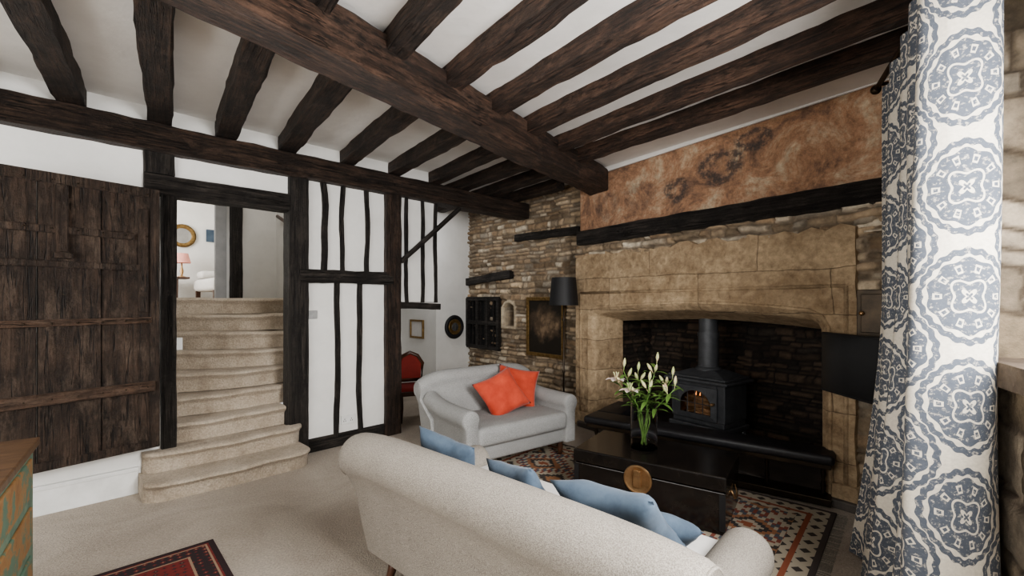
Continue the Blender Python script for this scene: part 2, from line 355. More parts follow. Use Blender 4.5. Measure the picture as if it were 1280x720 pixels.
class MB:
    def __init__(s): s.v = []; s.f = []
    def add(s, vs, fs):
        n = len(s.v); s.v += [tuple(p) for p in vs]; s.f += [tuple(i + n for i in f) for f in fs]; return s
    def box(s, x0, x1, y0, y1, z0, z1, Mx=None):
        vs = [Vector(p) for p in ((x0, y0, z0), (x1, y0, z0), (x1, y1, z0), (x0, y1, z0), (x0, y0, z1), (x1, y0, z1), (x1, y1, z1), (x0, y1, z1))]
        if Mx is not None: vs = [Mx @ p for p in vs]
        return s.add(vs, [(0, 3, 2, 1), (4, 5, 6, 7), (0, 1, 5, 4), (1, 2, 6, 5), (2, 3, 7, 6), (3, 0, 4, 7)])
    def lathe(s, prof, cx=0, cy=0, n=24, Mx=None, cap=True):
        vs = []; fs = []
        for (r, z) in prof:
            for i in range(n):
                a = 2 * PI * i / n; vs.append(Vector((cx + r * math.cos(a), cy + r * math.sin(a), z)))
        if Mx is not None: vs = [Mx @ p for p in vs]
        for j in range(len(prof) - 1):
            for i in range(n):
                k = (i + 1) % n; fs.append((j * n + i, j * n + k, (j + 1) * n + k, (j + 1) * n + i))
        if cap:
            fs.append(tuple(reversed(range(n)))); fs.append(tuple((len(prof) - 1) * n + i for i in range(n)))
        return s.add(vs, fs)
    def tube(s, pts, rad, n=8, cap=True):
        pts = [Vector(p) for p in pts]; rs = rad if isinstance(rad, (list, tuple)) else [rad] * len(pts)
        vs = []; fs = []
        for i, p in enumerate(pts):
            d = (pts[min(i + 1, len(pts) - 1)] - pts[max(i - 1, 0)]).normalized()
            ref = Vector((0, 0, 1)) if abs(d.z) < 0.9 else Vector((1, 0, 0))
            a = d.cross(ref).normalized(); bb = d.cross(a)
            for k in range(n):
                t = 2 * PI * k / n; vs.append(p + (a * math.cos(t) + bb * math.sin(t)) * rs[i])
        for j in range(len(pts) - 1):
            for k in range(n):
                q = (k + 1) % n; fs.append((j * n + k, j * n + q, (j + 1) * n + q, (j + 1) * n + k))
        if cap: fs.append(tuple(range(n))); fs.append(tuple((len(pts) - 1) * n + i for i in range(n)))
        return s.add(vs, fs)
    def prism(s, poly, y0, y1, axis='y'):
        def mk(a, b, c):
            return {'y': (a, c, b), 'z': (a, b, c), 'x': (c, a, b)}[axis]
        n = len(poly)
        vs = [mk(a, b, y0) for a, b in poly] + [mk(a, b, y1) for a, b in poly]
        fs = [tuple(range(n)), tuple(reversed(range(n, 2 * n)))]
        for i in range(n):
            j = (i + 1) % n; fs.append((i, i + n, j + n, j))
        return s.add(vs, fs)
    def obj(s, name, mat, Mx=None, parent=None, smooth=False, bevel=0, seg=2, sub=0, angle=None):
        me = bpy.data.meshes.new(name); me.from_pydata(s.v, [], s.f); me.update()
        bm = bmesh.new(); bm.from_mesh(me); bmesh.ops.recalc_face_normals(bm, faces=bm.faces); bm.to_mesh(me); bm.free()
        me.materials.append(mat)
        if smooth: me.polygons.foreach_set('use_smooth', [True] * len(me.polygons))
        o = bpy.data.objects.new(name, me); link(o)
        if parent is not None:
            o.parent = parent; o.matrix_parent_inverse = Matrix.Identity(4)
            if Mx is not None: o.matrix_basis = Mx
        elif Mx is not None: o.matrix_world = Mx
        if bevel:
            md = o.modifiers.new('bevel', 'BEVEL'); md.width = bevel; md.segments = seg; md.limit_method = 'ANGLE'; md.angle_limit = math.radians(35)
        if sub:
            md = o.modifiers.new('sub', 'SUBSURF'); md.levels = sub; md.render_levels = sub
        if smooth and angle:
            try:
                me.set_sharp_from_angle(angle=math.radians(angle))
            except Exception: pass
        return o

def hewn(name, p0, p1, w, h, yax, mat, label, cat, group=None, jit=0.008, bow=0.0, seed=0, kind=None, seglen=0.10):
    rnd = random.Random(seed)
    p0, p1 = Vector(p0), Vector(p1); L = (p1 - p0).length
    x = (p1 - p0).normalized(); y = Vector(yax); y = (y - x * y.dot(x)).normalized(); z = x.cross(y)
    n = max(3, int(L / seglen)); c = min(w, h) * 0.06
    vs = []; fs = []
    sect = [(-w/2, -h/2 + c), (-w/2 + c, -h/2), (0, -h/2), (w/2 - c, -h/2), (w/2, -h/2 + c), (w/2, h/2 - c), (w/2 - c, h/2), (0, h/2), (-w/2 + c, h/2), (-w/2, h/2 - c)]
    m_ = len(sect); oy = 0; oz = 0
    prev = [(0, 0)] * m_
    for i in range(n + 1):
        t = i / n
        oy = oy * 0.9 + rnd.uniform(-jit, jit) * 0.25; oz = oz * 0.9 + rnd.uniform(-jit, jit) * 0.25
        b_ = bow * math.sin(PI * t) + bow * 0.4 * math.sin(2.7 * PI * t + seed)
        cur = []
        for k, (a, bb) in enumerate(sect):
            j = (prev[k][0] * 0.4 + rnd.uniform(-jit, jit) * 0.45, prev[k][1] * 0.4 + rnd.uniform(-jit, jit) * 0.45); cur.append(j)
            vs.append((L * t, a + oy + b_ + j[0], bb + oz + j[1]))
        prev = cur
    for i in range(n):
        for k in range(m_):
            q = (k + 1) % m_; fs.append((i * m_ + k, i * m_ + q, (i + 1) * m_ + q, (i + 1) * m_ + k))
    fs.append(tuple(range(m_))); fs.append(tuple(n * m_ + k for k in range(m_)))
    Mx = Matrix(((x.x, y.x, z.x, p0.x), (x.y, y.y, z.y, p0.y), (x.z, y.z, z.z, p0.z), (0, 0, 0, 1)))
    mb = MB(); mb.add(vs, fs)
    o = mb.obj(name, mat, Mx, smooth=True, angle=24)
    return meta(o, label, cat, group, kind)

def Lp(t, m_, z): return LF @ Vector((t, m_, z))
def Fp(s, y, z): return FF @ Vector((s, y, z))
AX = (0.7071, 0.7071, 0)

def vnoise(x, z, sc_, seed):
    rs = np.random.RandomState(seed); out = np.zeros_like(x)
    for i in range(5):
        a, b_, c_ = rs.uniform(-1, 1, 3); f = sc_ * (1 + i * 0.7)
        out += np.sin((x * a + z * b_) * f * 2.2 + c_ * 9) / (1 + i * 0.5)
    return out / 2.5

def rubble(name, Mx, x0, x1, z0, z1, res, ch, mw, depth, pal, mortar, seed, mat, mask=None, label=None, kind='structure', back=0.1):
    rs = np.random.RandomState(seed)
    nx = max(2, int((x1 - x0) / res)) + 1; nz = max(2, int((z1 - z0) / res)) + 1
    xs = np.linspace(x0, x1, nx); zs = np.linspace(z0, z1, nz)
    Xg, Zg = np.meshgrid(xs, zs)
    Zp = Zg + vnoise(Xg, Zg * 0.3, 4.0, seed) * ch * 0.35
    bounds = [z0 - 0.4]
    while bounds[-1] < z1 + 0.4: bounds.append(bounds[-1] + ch * rs.uniform(0.5, 1.6))
    bounds = np.array(bounds); ci = np.clip(np.searchsorted(bounds, Zp) - 1, 0, len(bounds) - 2)
    dz = np.minimum(Zp - bounds[ci], bounds[ci + 1] - Zp)
    H = np.zeros_like(Xg); C = np.zeros(Xg.shape + (3,)); pal = np.array(pal); mortar = np.array(mortar)
    Xp = Xg + vnoise(Xg * 0.5, Zg * 1.7, 16.0, seed + 5) * 0.013
    for c in np.unique(ci):
        msk = ci == c
        b2 = [x0 - 0.5 - rs.uniform(0, mw)]
        while b2[-1] < x1 + 0.5: b2.append(b2[-1] + max(0.05, mw * rs.uniform(0.4, 1.7)))
        b2 = np.array(b2); xi = np.clip(np.searchsorted(b2, Xp[msk]) - 1, 0, len(b2) - 2)
        dx = np.minimum(Xp[msk] - b2[xi], b2[xi + 1] - Xp[msk])
        d_ = np.minimum(dx, dz[msk]); e = np.clip((d_ - 0.002) / 0.016, 0, 1); e = e * e * (3 - 2 * e)
        off = rs.uniform(0.15, 1.0, len(b2)); shade = rs.uniform(0.5, 1.25, len(b2)); pi_ = rs.randint(0, len(pal), len(b2))
        H[msk] = e * depth * off[xi]
        col = pal[pi_[xi]] * shade[xi][:, None]
        C[msk] = mortar * (1 - e[:, None]) + col * e[:, None]
    H += vnoise(Xg, Zg, 22, seed + 9) * depth * 0.12
    if mask is not None:
        H, C = mask(Xg, Zg, H, C)
    verts = np.stack([Xg.ravel(), -H.ravel(), Zg.ravel()], 1)
    idx = np.arange(nx * nz).reshape(nz, nx)
    faces = np.stack([idx[:-1, :-1].ravel(), idx[:-1, 1:].ravel(), idx[1:, 1:].ravel(), idx[1:, :-1].ravel()], 1)
    me = bpy.data.meshes.new(name); me.from_pydata(verts.tolist(), [], faces.tolist()); me.update()
    at = me.color_attributes.new('Col', 'FLOAT_COLOR', 'POINT')
    rgba = np.ones((nx * nz, 4)); rgba[:, :3] = C.reshape(-1, 3); at.data.foreach_set('color', rgba.ravel().astype(np.float32))
    me.materials.append(mat); me.polygons.foreach_set('use_smooth', [True] * len(me.polygons))
    o = bpy.data.objects.new(name, me); link(o); o.matrix_world = Mx
    meta(o, label, None, None, kind)
    return o

# ------------------------------------------------------------------ room shell
def poly_plane(name, pts, z, mat, label, thick=0.05, down=True):
    mb = MB(); z0, z1 = (z - thick, z) if down else (z, z + thick)
    mb.prism([(p[0], p[1]) for p in pts], z0, z1, 'z')
    return meta(mb.obj(name, mat), label, None, None, 'structure')
lt = lambda t, m_: tuple(Lp(t, m_, 0))[:2]
room = [lt(-5.3, 0.12), tuple(BF @ Vector((5.9, 0.1, 0)))[:2], tuple(BF @ Vector((-0.1, 0.1, 0)))[:2],
        tuple(WF @ Vector((-0.1, 0.5, 0)))[:2], tuple(Fp(2.95, 1.15, 0))[:2], tuple(Fp(0.0, 1.15, 0))[:2], tuple(RF @ Vector((0.3, 0.1, 0)))[:2], lt(2.3, 2.5), lt(-0.4, 2.5), lt(-0.4, 0.12)]
poly_plane('floor', room, 0.0, M_carpet, 'beige wall-to-wall wool carpet')
poly_plane('ceiling', room, 2.93, M_ceil, 'white plaster ceiling between dark timber joists', down=False)

mb = MB()
mb.box(-5.3, -2.19, 0, 0.12, 0, 2.93); mb.box(-2.19, -2.08, 0, 0.12, 0, 2.25); mb.box(-2.0, -1.149, 0, 0.12, 2.42, 2.93); mb.box(-2.19, -2.0, 0, 0.12, 2.58, 2.93)
mb.box(-1.149, -0.984, 0, 0.12, 2.58, 2.93); mb.box(-0.984, -0.174, 0, 0.12, 0, 2.93); mb.box(-0.174, 0.0, 0, 0.12, 2.58, 2.93)
mb.box(0.0, 0.52, 0, 0.12, 1.43, 2.93)
meta(mb.obj('wall_left', M_plaster, LF), 'white plastered timber-framed partition wall', None, None, 'structure')
mb = MB()
mb.box(1.5, 2.3, 1.4, 1.5, 0, 2.93); mb.box(1.5, 1.6, 1.5, 2.5, 0, 2.93); mb.box(-0.4, 1.6, 2.4, 2.5, 0, 2.93); mb.box(-0.42, -0.35, 0.12, 2.5, 0, 2.93)
meta(mb.obj('wall_end', M_plaster, LF), 'white plastered end wall beyond the partition', None, None, 'structure')

PAL = [(0.44, 0.345, 0.24), (0.38, 0.295, 0.205), (0.52, 0.43, 0.32), (0.28, 0.22, 0.155), (0.42, 0.365, 0.29), (0.32, 0.235, 0.155), (0.55, 0.49, 0.40)]
MORT = (0.20, 0.16, 0.12)
def rmask(X, Z, H, C):
    nich = (X > 1.30) & (X < 1.56) & (Z > 1.06) & (Z < 1.40 - ((X - 1.43) / 0.13) ** 2 * 0.06)
    rim = (X > 1.26) & (X < 1.60) & (Z > 1.02) & (Z < 1.45 - ((X - 1.43) / 0.13) ** 2 * 0.06) & ~nich
    H = np.where(rim, 0.04, H); C = np.where(rim[..., None], np.array([0.50, 0.43, 0.33]), C)
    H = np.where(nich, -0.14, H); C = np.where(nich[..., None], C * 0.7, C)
    return H, C
rubble('wall_back', RF, 0.3, 2.85, 0, 2.93, 0.013, 0.062, 0.15, 0.055, PAL, MORT, 3, M_stone, rmask, 'exposed rubble limestone wall with narrow courses')
SP = [(0.36, 0.305, 0.235), (0.29, 0.24, 0.18), (0.42, 0.36, 0.285), (0.25, 0.20, 0.14)]
rubble('wall_right', WF, 0.0, 1.50, 0, 2.93, 0.02, 0.11, 0.17, 0.02, SP, (0.15, 0.12, 0.09), 8, M_stone, None, 'pale rubble stone wall beside the window')
rubble('wall_window_reveal', WF @ T(1.50, 0, 0) @ RZ(90), -0.04, 0.42, 0, 2.93, 0.012, 0.13, 0.22, 0.028, SP, (0.09, 0.07, 0.05), 18, M_stone, None, 'pale stone block reveal of the window opening')
rubble('wall_window_breast', WF @ T(0, -0.005, 0), 1.50, 3.45, 0, 1.17, 0.02, 0.14, 0.24, 0.03, SP, (0.12, 0.09, 0.07), 28, M_stone, None, 'pale rubble stone wall under the window sill')
mb = MB()
mb.box(1.53, 3.4, 0.0, 0.4, 0, 1.17); mb.box(1.53, 3.4, 0.0, 0.4, 2.6, 2.93); mb.box(3.4, 6.35, 0, 0.4, 0, 2.93); mb.box(-0.2, 1.46, 0.12, 0.4, 0, 2.93)
meta(mb.obj('wall_window', M_plaster, WF), 'plastered wall around the stone window opening', None, None, 'structure')
rubble('trim_1', WF @ T(0, -0.075, 0), 1.54, 3.42, 1.165, 1.245, 0.01, 0.3, 0.7, 0.018, [(0.22, 0.17, 0.13), (0.18, 0.14, 0.105)], (0.08, 0.06, 0.045), 38, M_stone, None, 'worn stone edge of the window ledge')
mb = MB(); mb.box(1.54, 3.42, -0.072, 0.38, 1.17, 1.24)
meta(mb.obj('trim_5', M_sill, WF, bevel=0.012), 'rough stone window ledge', None, None, 'structure')
mb = MB()
for x in (1.58, 2.18, 2.78, 3.36): mb.box(x - 0.025, x + 0.025, 0.30, 0.36, 1.24, 2.6)
for z in (1.27, 1.9, 2.57): mb.box(1.55, 3.4, 0.30, 0.36, z - 0.025, z + 0.025)
meta(mb.obj('window_1', M_black_oak, WF, bevel=0.005), 'dark framed casement window', None, None, 'structure')
mb = MB()
mb.box(-0.1, 1.3, 0, 0.2, 0, 2.93); mb.box(4.4, 5.95, 0, 0.2, 0, 2.93); mb.box(1.3, 4.4, 0, 0.2, 0, 0.8); mb.box(1.3, 4.4, 0, 0.2, 2.45, 2.93)
meta(mb.obj('wall_front', M_plaster, BF), 'white plastered wall with a wide window opening added for fill light', None, None, 'structure')
mb = MB()
for x in (1.33, 2.1, 2.85, 3.6, 4.37): mb.box(x - 0.03, x + 0.03, 0.1, 0.16, 0.8, 2.45)
for z in (0.83, 1.6, 2.42): mb.box(1.3, 4.4, 0.1, 0.16, z - 0.03, z + 0.03)
meta(mb.obj('window_2', M_white_plastic, BF, bevel=0.005), 'white painted casement window, unseen, added to carry the fill light', None, None, 'structure')  # unseen window behind the camera, added as a place for the fill light
mb = MB(); mb.box(-5.2, -2.22, -0.025, 0.0, 0, 0.19); mb.box(-5.2, -2.22, -0.035, 0.0, 0.17, 0.2)
meta(mb.obj('baseboard_left', M_white_plastic, LF, bevel=0.004), 'white painted baseboard', None, None, 'structure')
mb = MB(); mb.box(-0.98, -0.18, -0.02, 0.0, 0, 0.13)
meta(mb.obj('baseboard_partition', M_black_oak, LF, bevel=0.004), 'dark timber baseboard under the partition', None, None, 'structure')

# fireplace wall upper
mb = MB(); mb.prism([(0, 2.26), (2.97, 2.26), (2.97, 2.925), (0, 2.87)], 0.0, 0.35, 'y')
meta(mb.obj('wall_fireplace_painted', M_mural, FF, bevel=0.01), 'plaster chimney breast with faded terracotta wall painting', None, None, 'structure')
mb = MB(); mb.prism([(0, 2.87), (2.97, 2.925), (2.97, 2.93), (0, 2.93)], -0.01, 0.35, 'y')
meta(mb.obj('trim_2', M_ceil, FF), 'white plaster strip under the ceiling', None, None, 'structure')
mb = MB(); mb.box(0.0, 2.97, 0.04, 0.35, 1.9, 2.26)
meta(mb.obj('wall_fireplace_core', M_soot, FF), 'masonry core above the fireplace', None, None, 'structure')
rubble('wall_fireplace_course', FF, 0.0, 2.97, 1.91, 2.14, 0.012, 0.055, 0.2, 0.075, PAL, MORT, 13, M_stone, None, 'thin rubble course above the stone fireplace')
rubble('wall_fireplace_side', FF, 2.72, 3.02, 0, 2.12, 0.013, 0.075, 0.13, 0.06, [tuple(c * 0.8 for c in p) for p in PAL], MORT, 23, M_stone, None, 'rubble stone beside the fireplace')
hewn('bressummer_beam', Fp(0.02, 0.02, 2.17), Fp(2.95, 0.02, 2.185), 0.2, 0.165, (0.8096, 0.587, 0), M_black_oak, 'blackened oak beam set across the chimney breast', 'beam', jit=0.010, seed=5)

# fireplace surround
fire = empty('fireplace', FF, 'large carved golden limestone fireplace with low Tudor arch', 'fireplace')
path = [(0.22, 0.0), (0.22, 0.4), (0.22, 0.8), (0.22, 1.14), (0.225, 1.25), (0.255, 1.315), (0.33, 1.355), (0.70, 1.38), (1.1, 1.40), (1.47, 1.415),
        (1.85, 1.405), (2.2, 1.385), (2.47, 1.36), (2.545, 1.32), (2.58, 1.25), (2.59, 1.14), (2.59, 0.8), (2.59, 0.4), (2.59, 0.0)]
front = -0.07
rtop = random.Random(12)
outer = [(2.76 + rtop.uniform(-0.012, 0.012), 0.13 * q) for q in range(0, 15)] + [(2.755, 1.96)] + [(2.76 - 0.0920 * q, 1.975 + rtop.uniform(-0.028, 0.02)) for q in range(1, 30)] + [(0.0, 1.93), (0.0, 0.0)]
mb = MB(); n = len(path)
poly = [(p[0], p[1]) for p in path] + outer
mb.add([(a, front, b_) for a, b_ in poly], [tuple(range(len(poly)))])
mb.add([(a, front, b_) for a, b_ in outer] + [(a, 0.33, b_) for a, b_ in outer], [(i, i + 1, i + 1 + len(outer), i + len(outer)) for i in range(len(outer) - 1)])
mb.obj('surround', M_ashlar, parent=fire)
def offs(path, d):
    out = []
    for i, p in enumerate(path):
        a = Vector(path[max(i - 1, 0)]); c = Vector(path[min(i + 1, len(path) - 1)])
        t = (c - a).normalized(); nrm = Vector((t.y, -t.x)); out.append((p[0] + nrm.x * d, max(0, p[1] + nrm.y * d) if 0 < i < len(path) - 1 else 0.0))
    return out
prof = [(-0.03, front + 0.001), (-0.022, front - 0.010), (-0.006, front - 0.010), (0.0, front), (0.016, front + 0.006), (0.026, front + 0.03), (0.044, front + 0.04), (0.06, front + 0.07), (0.068, front + 0.11), (0.15, 0.33)]
vs = []; fs = []
for (d, y) in prof:
    for (a, b_) in offs(path, d): vs.append((a, y, b_))
for j in range(len(prof) - 1):
    for i in range(n - 1): fs.append((j * n + i, j * n + i + 1, (j + 1) * n + i + 1, (j + 1) * n + i))
mb = MB(); mb.add(vs, fs); mb.obj('arch_moulding', M_ashlar, parent=fire, smooth=True, angle=50)
mb = MB()
def bar(a, b_, r=0.016): mb.tube([(a[0], front + 0.004, a[1]), (b_[0], front + 0.004, b_[1])], r, 10)
bar((0.08, 0.1), (0.08, 1.53), 0.015); bar((2.70, 0.1), (2.70, 1.55), 0.015); bar((0.08, 1.53), (2.70, 1.55), 0.015)
mb.obj('frame_moulding', M_ashlar, parent=fire, smooth=True)
for x0, x1 in ((-0.02, 0.20), (2.62, 2.78)):
    mb = MB(); mb.box(x0, x1, front - 0.04, 0.0, 0, 0.16); mb.obj('plinth', M_ashlar, parent=fire, bevel=0.01)
mb = MB(); mb.box(0.1, 2.85, -0.15, 1.05, 0, 0.06)
meta(mb.obj('hearth_slab', M_hearth, FF, bevel=0.008), 'dark stone hearth slab under the stove', 'hearth')
DP = [(0.085, 0.06, 0.043), (0.06, 0.042, 0.032), (0.11, 0.075, 0.053), (0.04, 0.032, 0.026)]
rubble('wall_firebox_back', FF @ T(0, 1.0, 0), 0.2, 2.85, 0.06, 1.75, 0.018, 0.055, 0.15, 0.05, DP, (0.015, 0.012, 0.01), 31, M_stone, None, 'sooty rubble back wall of the fireplace')
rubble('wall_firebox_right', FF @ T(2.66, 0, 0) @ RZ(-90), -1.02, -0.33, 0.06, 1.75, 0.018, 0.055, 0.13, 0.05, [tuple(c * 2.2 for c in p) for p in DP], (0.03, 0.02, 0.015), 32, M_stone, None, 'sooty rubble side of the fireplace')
rubble('wall_firebox_left', FF @ T(0.26, 0, 0) @ RZ(90), 0.33, 1.02, 0.06, 1.75, 0.018, 0.055, 0.13, 0.05, DP, (0.015, 0.012, 0.01), 33, M_stone, None, 'sooty rubble side of the fireplace')
mb = MB(); mb.box(0.2, 2.75, 0.33, 1.05, 1.80, 1.85); mb.box(0.2, 2.75, 0.30, 0.36, 1.5, 1.8)
meta(mb.obj('ceiling_flue', M_soot, FF), 'sooty throat of the chimney', None, None, 'structure')
t_ = empty('iron_cupboard_door', FF @ T(2.855, -0.08, 1.36), 'small black iron cupboard door set in the stone', 'cupboard door')
mb = MB(); mb.box(-0.085, 0.085, -0.02, 0.02, -0.16, 0.16); mb.box(-0.06, 0.06, -0.028, -0.02, -0.13, 0.13); mb.obj('panel', M_bronze, parent=t_, bevel=0.004)
mb = MB(); mb.lathe([(0.012, 0), (0.016, 0.02), (0.006, 0.03)], n=12, Mx=T(-0.05, -0.025, 0) @ RX(90)); mb.obj('knob', M_brass, parent=t_, smooth=True)

# ------------------------------------------------------------------ timbers
hewn('bridging_beam', (-2.976, -0.745, 2.735), (1.02, 5.228, 2.785), 0.27, 0.25, (0.831, -0.556, 0), M_oakred, 'massive hewn oak bridging beam across the ceiling', 'beam', jit=0.014, seed=11)
hewn('wall_plate_beam', Lp(-5.2, 0.01, 2.685), Lp(2.0, 0.01, 2.685), 0.23, 0.21, (-0.7071, 0.7071, 0), M_oak, 'long dark oak wall-plate beam above the partition', 'beam', jit=0.010, seed=12)
side = (0.797, 0.604, 0)
def cp(c, Y): return (c - 0.758 * Y, Y, 2.87)
i = 0
for c in (-1.9, -1.3, -0.67, -0.05, 0.5, 1.1, 1.8, 2.46, 3.12, 3.67, 4.23, 4.8):
    Y0 = (c + 2.479) / 1.428; Y1 = (c + 6.248) / 1.758 + 0.02
    if c > 3.5: Y1 = (c + 8.1) / 1.758
    if c > 4.2: Y1 = min(Y1, 7.3)
    if c > 4.6: Y0 = 5.55; Y1 = 6.75
    hewn('ceiling_joist', cp(c, Y0), cp(c, Y1), 0.155 if c < 1.5 else 0.13, 0.14, side, M_oak, 'dark hewn oak ceiling joist against white plaster', 'joist', 'ceiling joists beside the partition', jit=0.013, seed=40 + i, bow=random.uniform(-0.010, 0.010)); i += 1
for c in (-0.55, 0.08, 0.69, 1.27, 1.83, 2.38, 2.96, 3.56, 4.04):
    Y0 = (c + 2.479) / 1.428; Y1 = (c - 0.861) / 1.314 + 0.02
    hewn('ceiling_joist', cp(c, Y0), cp(c, Y1), 0.128 if c < 3.2 else 0.095, 0.135, side, M_oakred if c > 1.5 else M_oak, 'hewn reddish-brown oak ceiling joist against white plaster', 'joist', 'ceiling joists toward the window', jit=0.013, seed=60 + i, bow=random.uniform(-0.010, 0.010)); i += 1

def post(t0, t1, z0, z1, m0=-0.05, m1=0.13, mat=M_black_oak, label='dark oak post in the partition wall', name='timber_post', group=None, bow=0, jit=0.006, seed=1, cat='post'):
    return hewn(name, Lp((t0 + t1) / 2, (m0 + m1) / 2, z0), Lp((t0 + t1) / 2, (m0 + m1) / 2, z1), t1 - t0, m1 - m0, AX, mat, label, cat, group, jit=jit, bow=bow, seed=seed)
post(-0.178, 0.004, 0, 2.58, -0.06, 0.13, M_oak, 'tall dark oak post carrying the wall-plate beam', seed=2)
post(-1.153, -0.980, 0, 2.58, -0.05, 0.13, label='dark oak door post beside the stairs', seed=3, jit=0.005)
post(-2.085, -1.99, 0.3, 2.26, -0.05, 0.13, label='dark oak door jamb beside the old plank door', seed=4, jit=0.005)
post(-2.19, -2.0, 2.42, 2.58, -0.04, 0.12, label='short dark oak post above the door frame', seed=5)
hewn('door_header', Lp(-2.19, 0.03, 2.335), Lp(-1.15, 0.03, 2.34), 0.17, 0.155, (-0.7071, 0.7071, 0), M_black_oak, 'dark oak header above the stair doorway', 'beam', jit=0.007, seed=6)
hewn('timber_rail', Lp(-1.06, -0.032, 1.68), Lp(-0.1, -0.032, 1.68), 0.06, 0.125, (-0.7071, 0.7071, 0), M_black_oak, 'rough grey-black horizontal rail across the partition', 'beam', jit=0.014, seed=7)
hewn('timber_rail', Lp(0.0, 0.04, 1.39), Lp(0.54, 0.04, 1.37), 0.16, 0.07, (-0.7071, 0.7071, 0), M_black_oak, 'dark horizontal rail at the foot of the high panel', 'beam', jit=0.006, seed=8)
for k, (t, z0, z1, bw, w_) in enumerate(((-0.833, 1.73, 2.58, 0.02, 0.058), (-0.634, 1.73, 2.58, -0.012, 0.045), (-0.385, 1.73, 2.58, 0.012, 0.045), (-0.70, 0.10, 1.63, 0.012, 0.05), (-0.45, 0.12, 1.63, -0.012, 0.05),
                                        (0.10, 1.42, 2.58, -0.01, 0.04), (0.30, 1.42, 2.58, 0.012, 0.04), (0.49, 1.42, 2.58, -0.008, 0.04))):
    post(t - w_ / 2, t + w_ / 2, z0, z1, -0.022, -0.001, M_black_oak, 'slender curved dark stud in white plaster', 'timber_stud', 'studs in the plastered partition', bow=bw, seed=20 + k, cat='stud', jit=0.007)
hewn('diagonal_brace', Lp(0.0, -0.06, 1.87), Lp(0.80, -0.06, 2.56), 0.045, 0.045, (-0.7071, 0.7071, 0), M_black_oak, 'thin dark diagonal brace rising from the post', 'brace', jit=0.003, seed=9)
hewn('stone_wall_lintel', RF @ Vector((1.62, -0.02, 2.34)), RF @ Vector((2.82, -0.02, 2.31)), 0.12, 0.10, (0.764, 0.645, 0), M_black_oak, 'weathered dark timber set in the rubble wall', 'lintel', jit=0.012, seed=91)
hewn('stone_wall_lintel', RF @ Vector((0.36, -0.03, 1.74)), RF @ Vector((1.52, -0.03, 1.82)), 0.12, 0.12, (0.764, 0.645, 0), M_black_oak, 'weathered dark lintel above the barred opening', 'lintel', jit=0.012, seed=92)

# old door leaf
hinge = Vector((-2.65, 3.41, 0)); dd_ = Vector((-0.38, -0.562, 0)).normalized()
DF = frame(hinge.x, hinge.y, dd_.x, dd_.y)
door = empty('door_1', DF @ T(0, 0, 0.36), 'ancient dark oak plank door standing open', None); door['kind'] = 'structure'
cam_side = 1 if (DF.inverted() @ Vector((0, 0, 1.45))).y > 0 else -1
W_ = 0.98; H_ = 1.91
mb = MB(); xs = [0.0, 0.33, 0.64, W_]
for a, b_ in zip(xs[:-1], xs[1:]): mb.box(a + 0.003, b_ - 0.003, -0.02, 0.02 + random.uniform(-0.004, 0.004), 0, H_)
mb.obj('planks', M_door, parent=door, bevel=0.004)
def dbx(x0, x1, z0, z1, t=0.03):
    y0, y1 = (0.015, 0.02 + t) if cam_side > 0 else (-0.02 - t, -0.015)
    mb.box(x0, x1, y0, y1, z0, z1)
for (a, b_, z0, z1, t) in ((0.03, 0.95, 0.42, 0.495, 0.03), (0.05, 0.90, 0.92, 0.965, 0.022)):
    mb = MB(); dbx(a, b_, z0, z1, t); mb.obj('batten', M_batten, parent=door, bevel=0.008)
mb = MB()
dbx(0, 0.06, 0, H_, 0.016); dbx(W_ - 0.07, W_, 0, H_, 0.02); dbx(0.06, W_ - 0.07, H_ - 0.07, H_, 0.014); dbx(0.50, 0.56, 1.40, H_ - 0.07, 0.024)
dbx(0.07, 0.90, 1.30, 1.345, 0.018); dbx(0.15, 0.80, 1.52, 1.57, 0.018); dbx(0.48, 0.58, 1.36, 1.40, 0.035); dbx(0.07, 0.13, 1.0, 1.75, 0.02)
dbx(0.0, W_, 0.0, 0.06, 0.012)
mb.obj('stile', M_door, parent=door, bevel=0.008)
mb = MB()
for z in (0.455, 0.94, 1.55, 1.86):
    for k in range(7):
        x = 0.08 + k * 0.125; mb.lathe([(0.007, 0), (0.005, 0.005), (0.001, 0.007)], n=8, Mx=T(x, cam_side * 0.045, z) @ RX(-90 * cam_side))
o = mb.obj('nail_head', M_bronze, parent=door); o['kind'] = 'stuff'

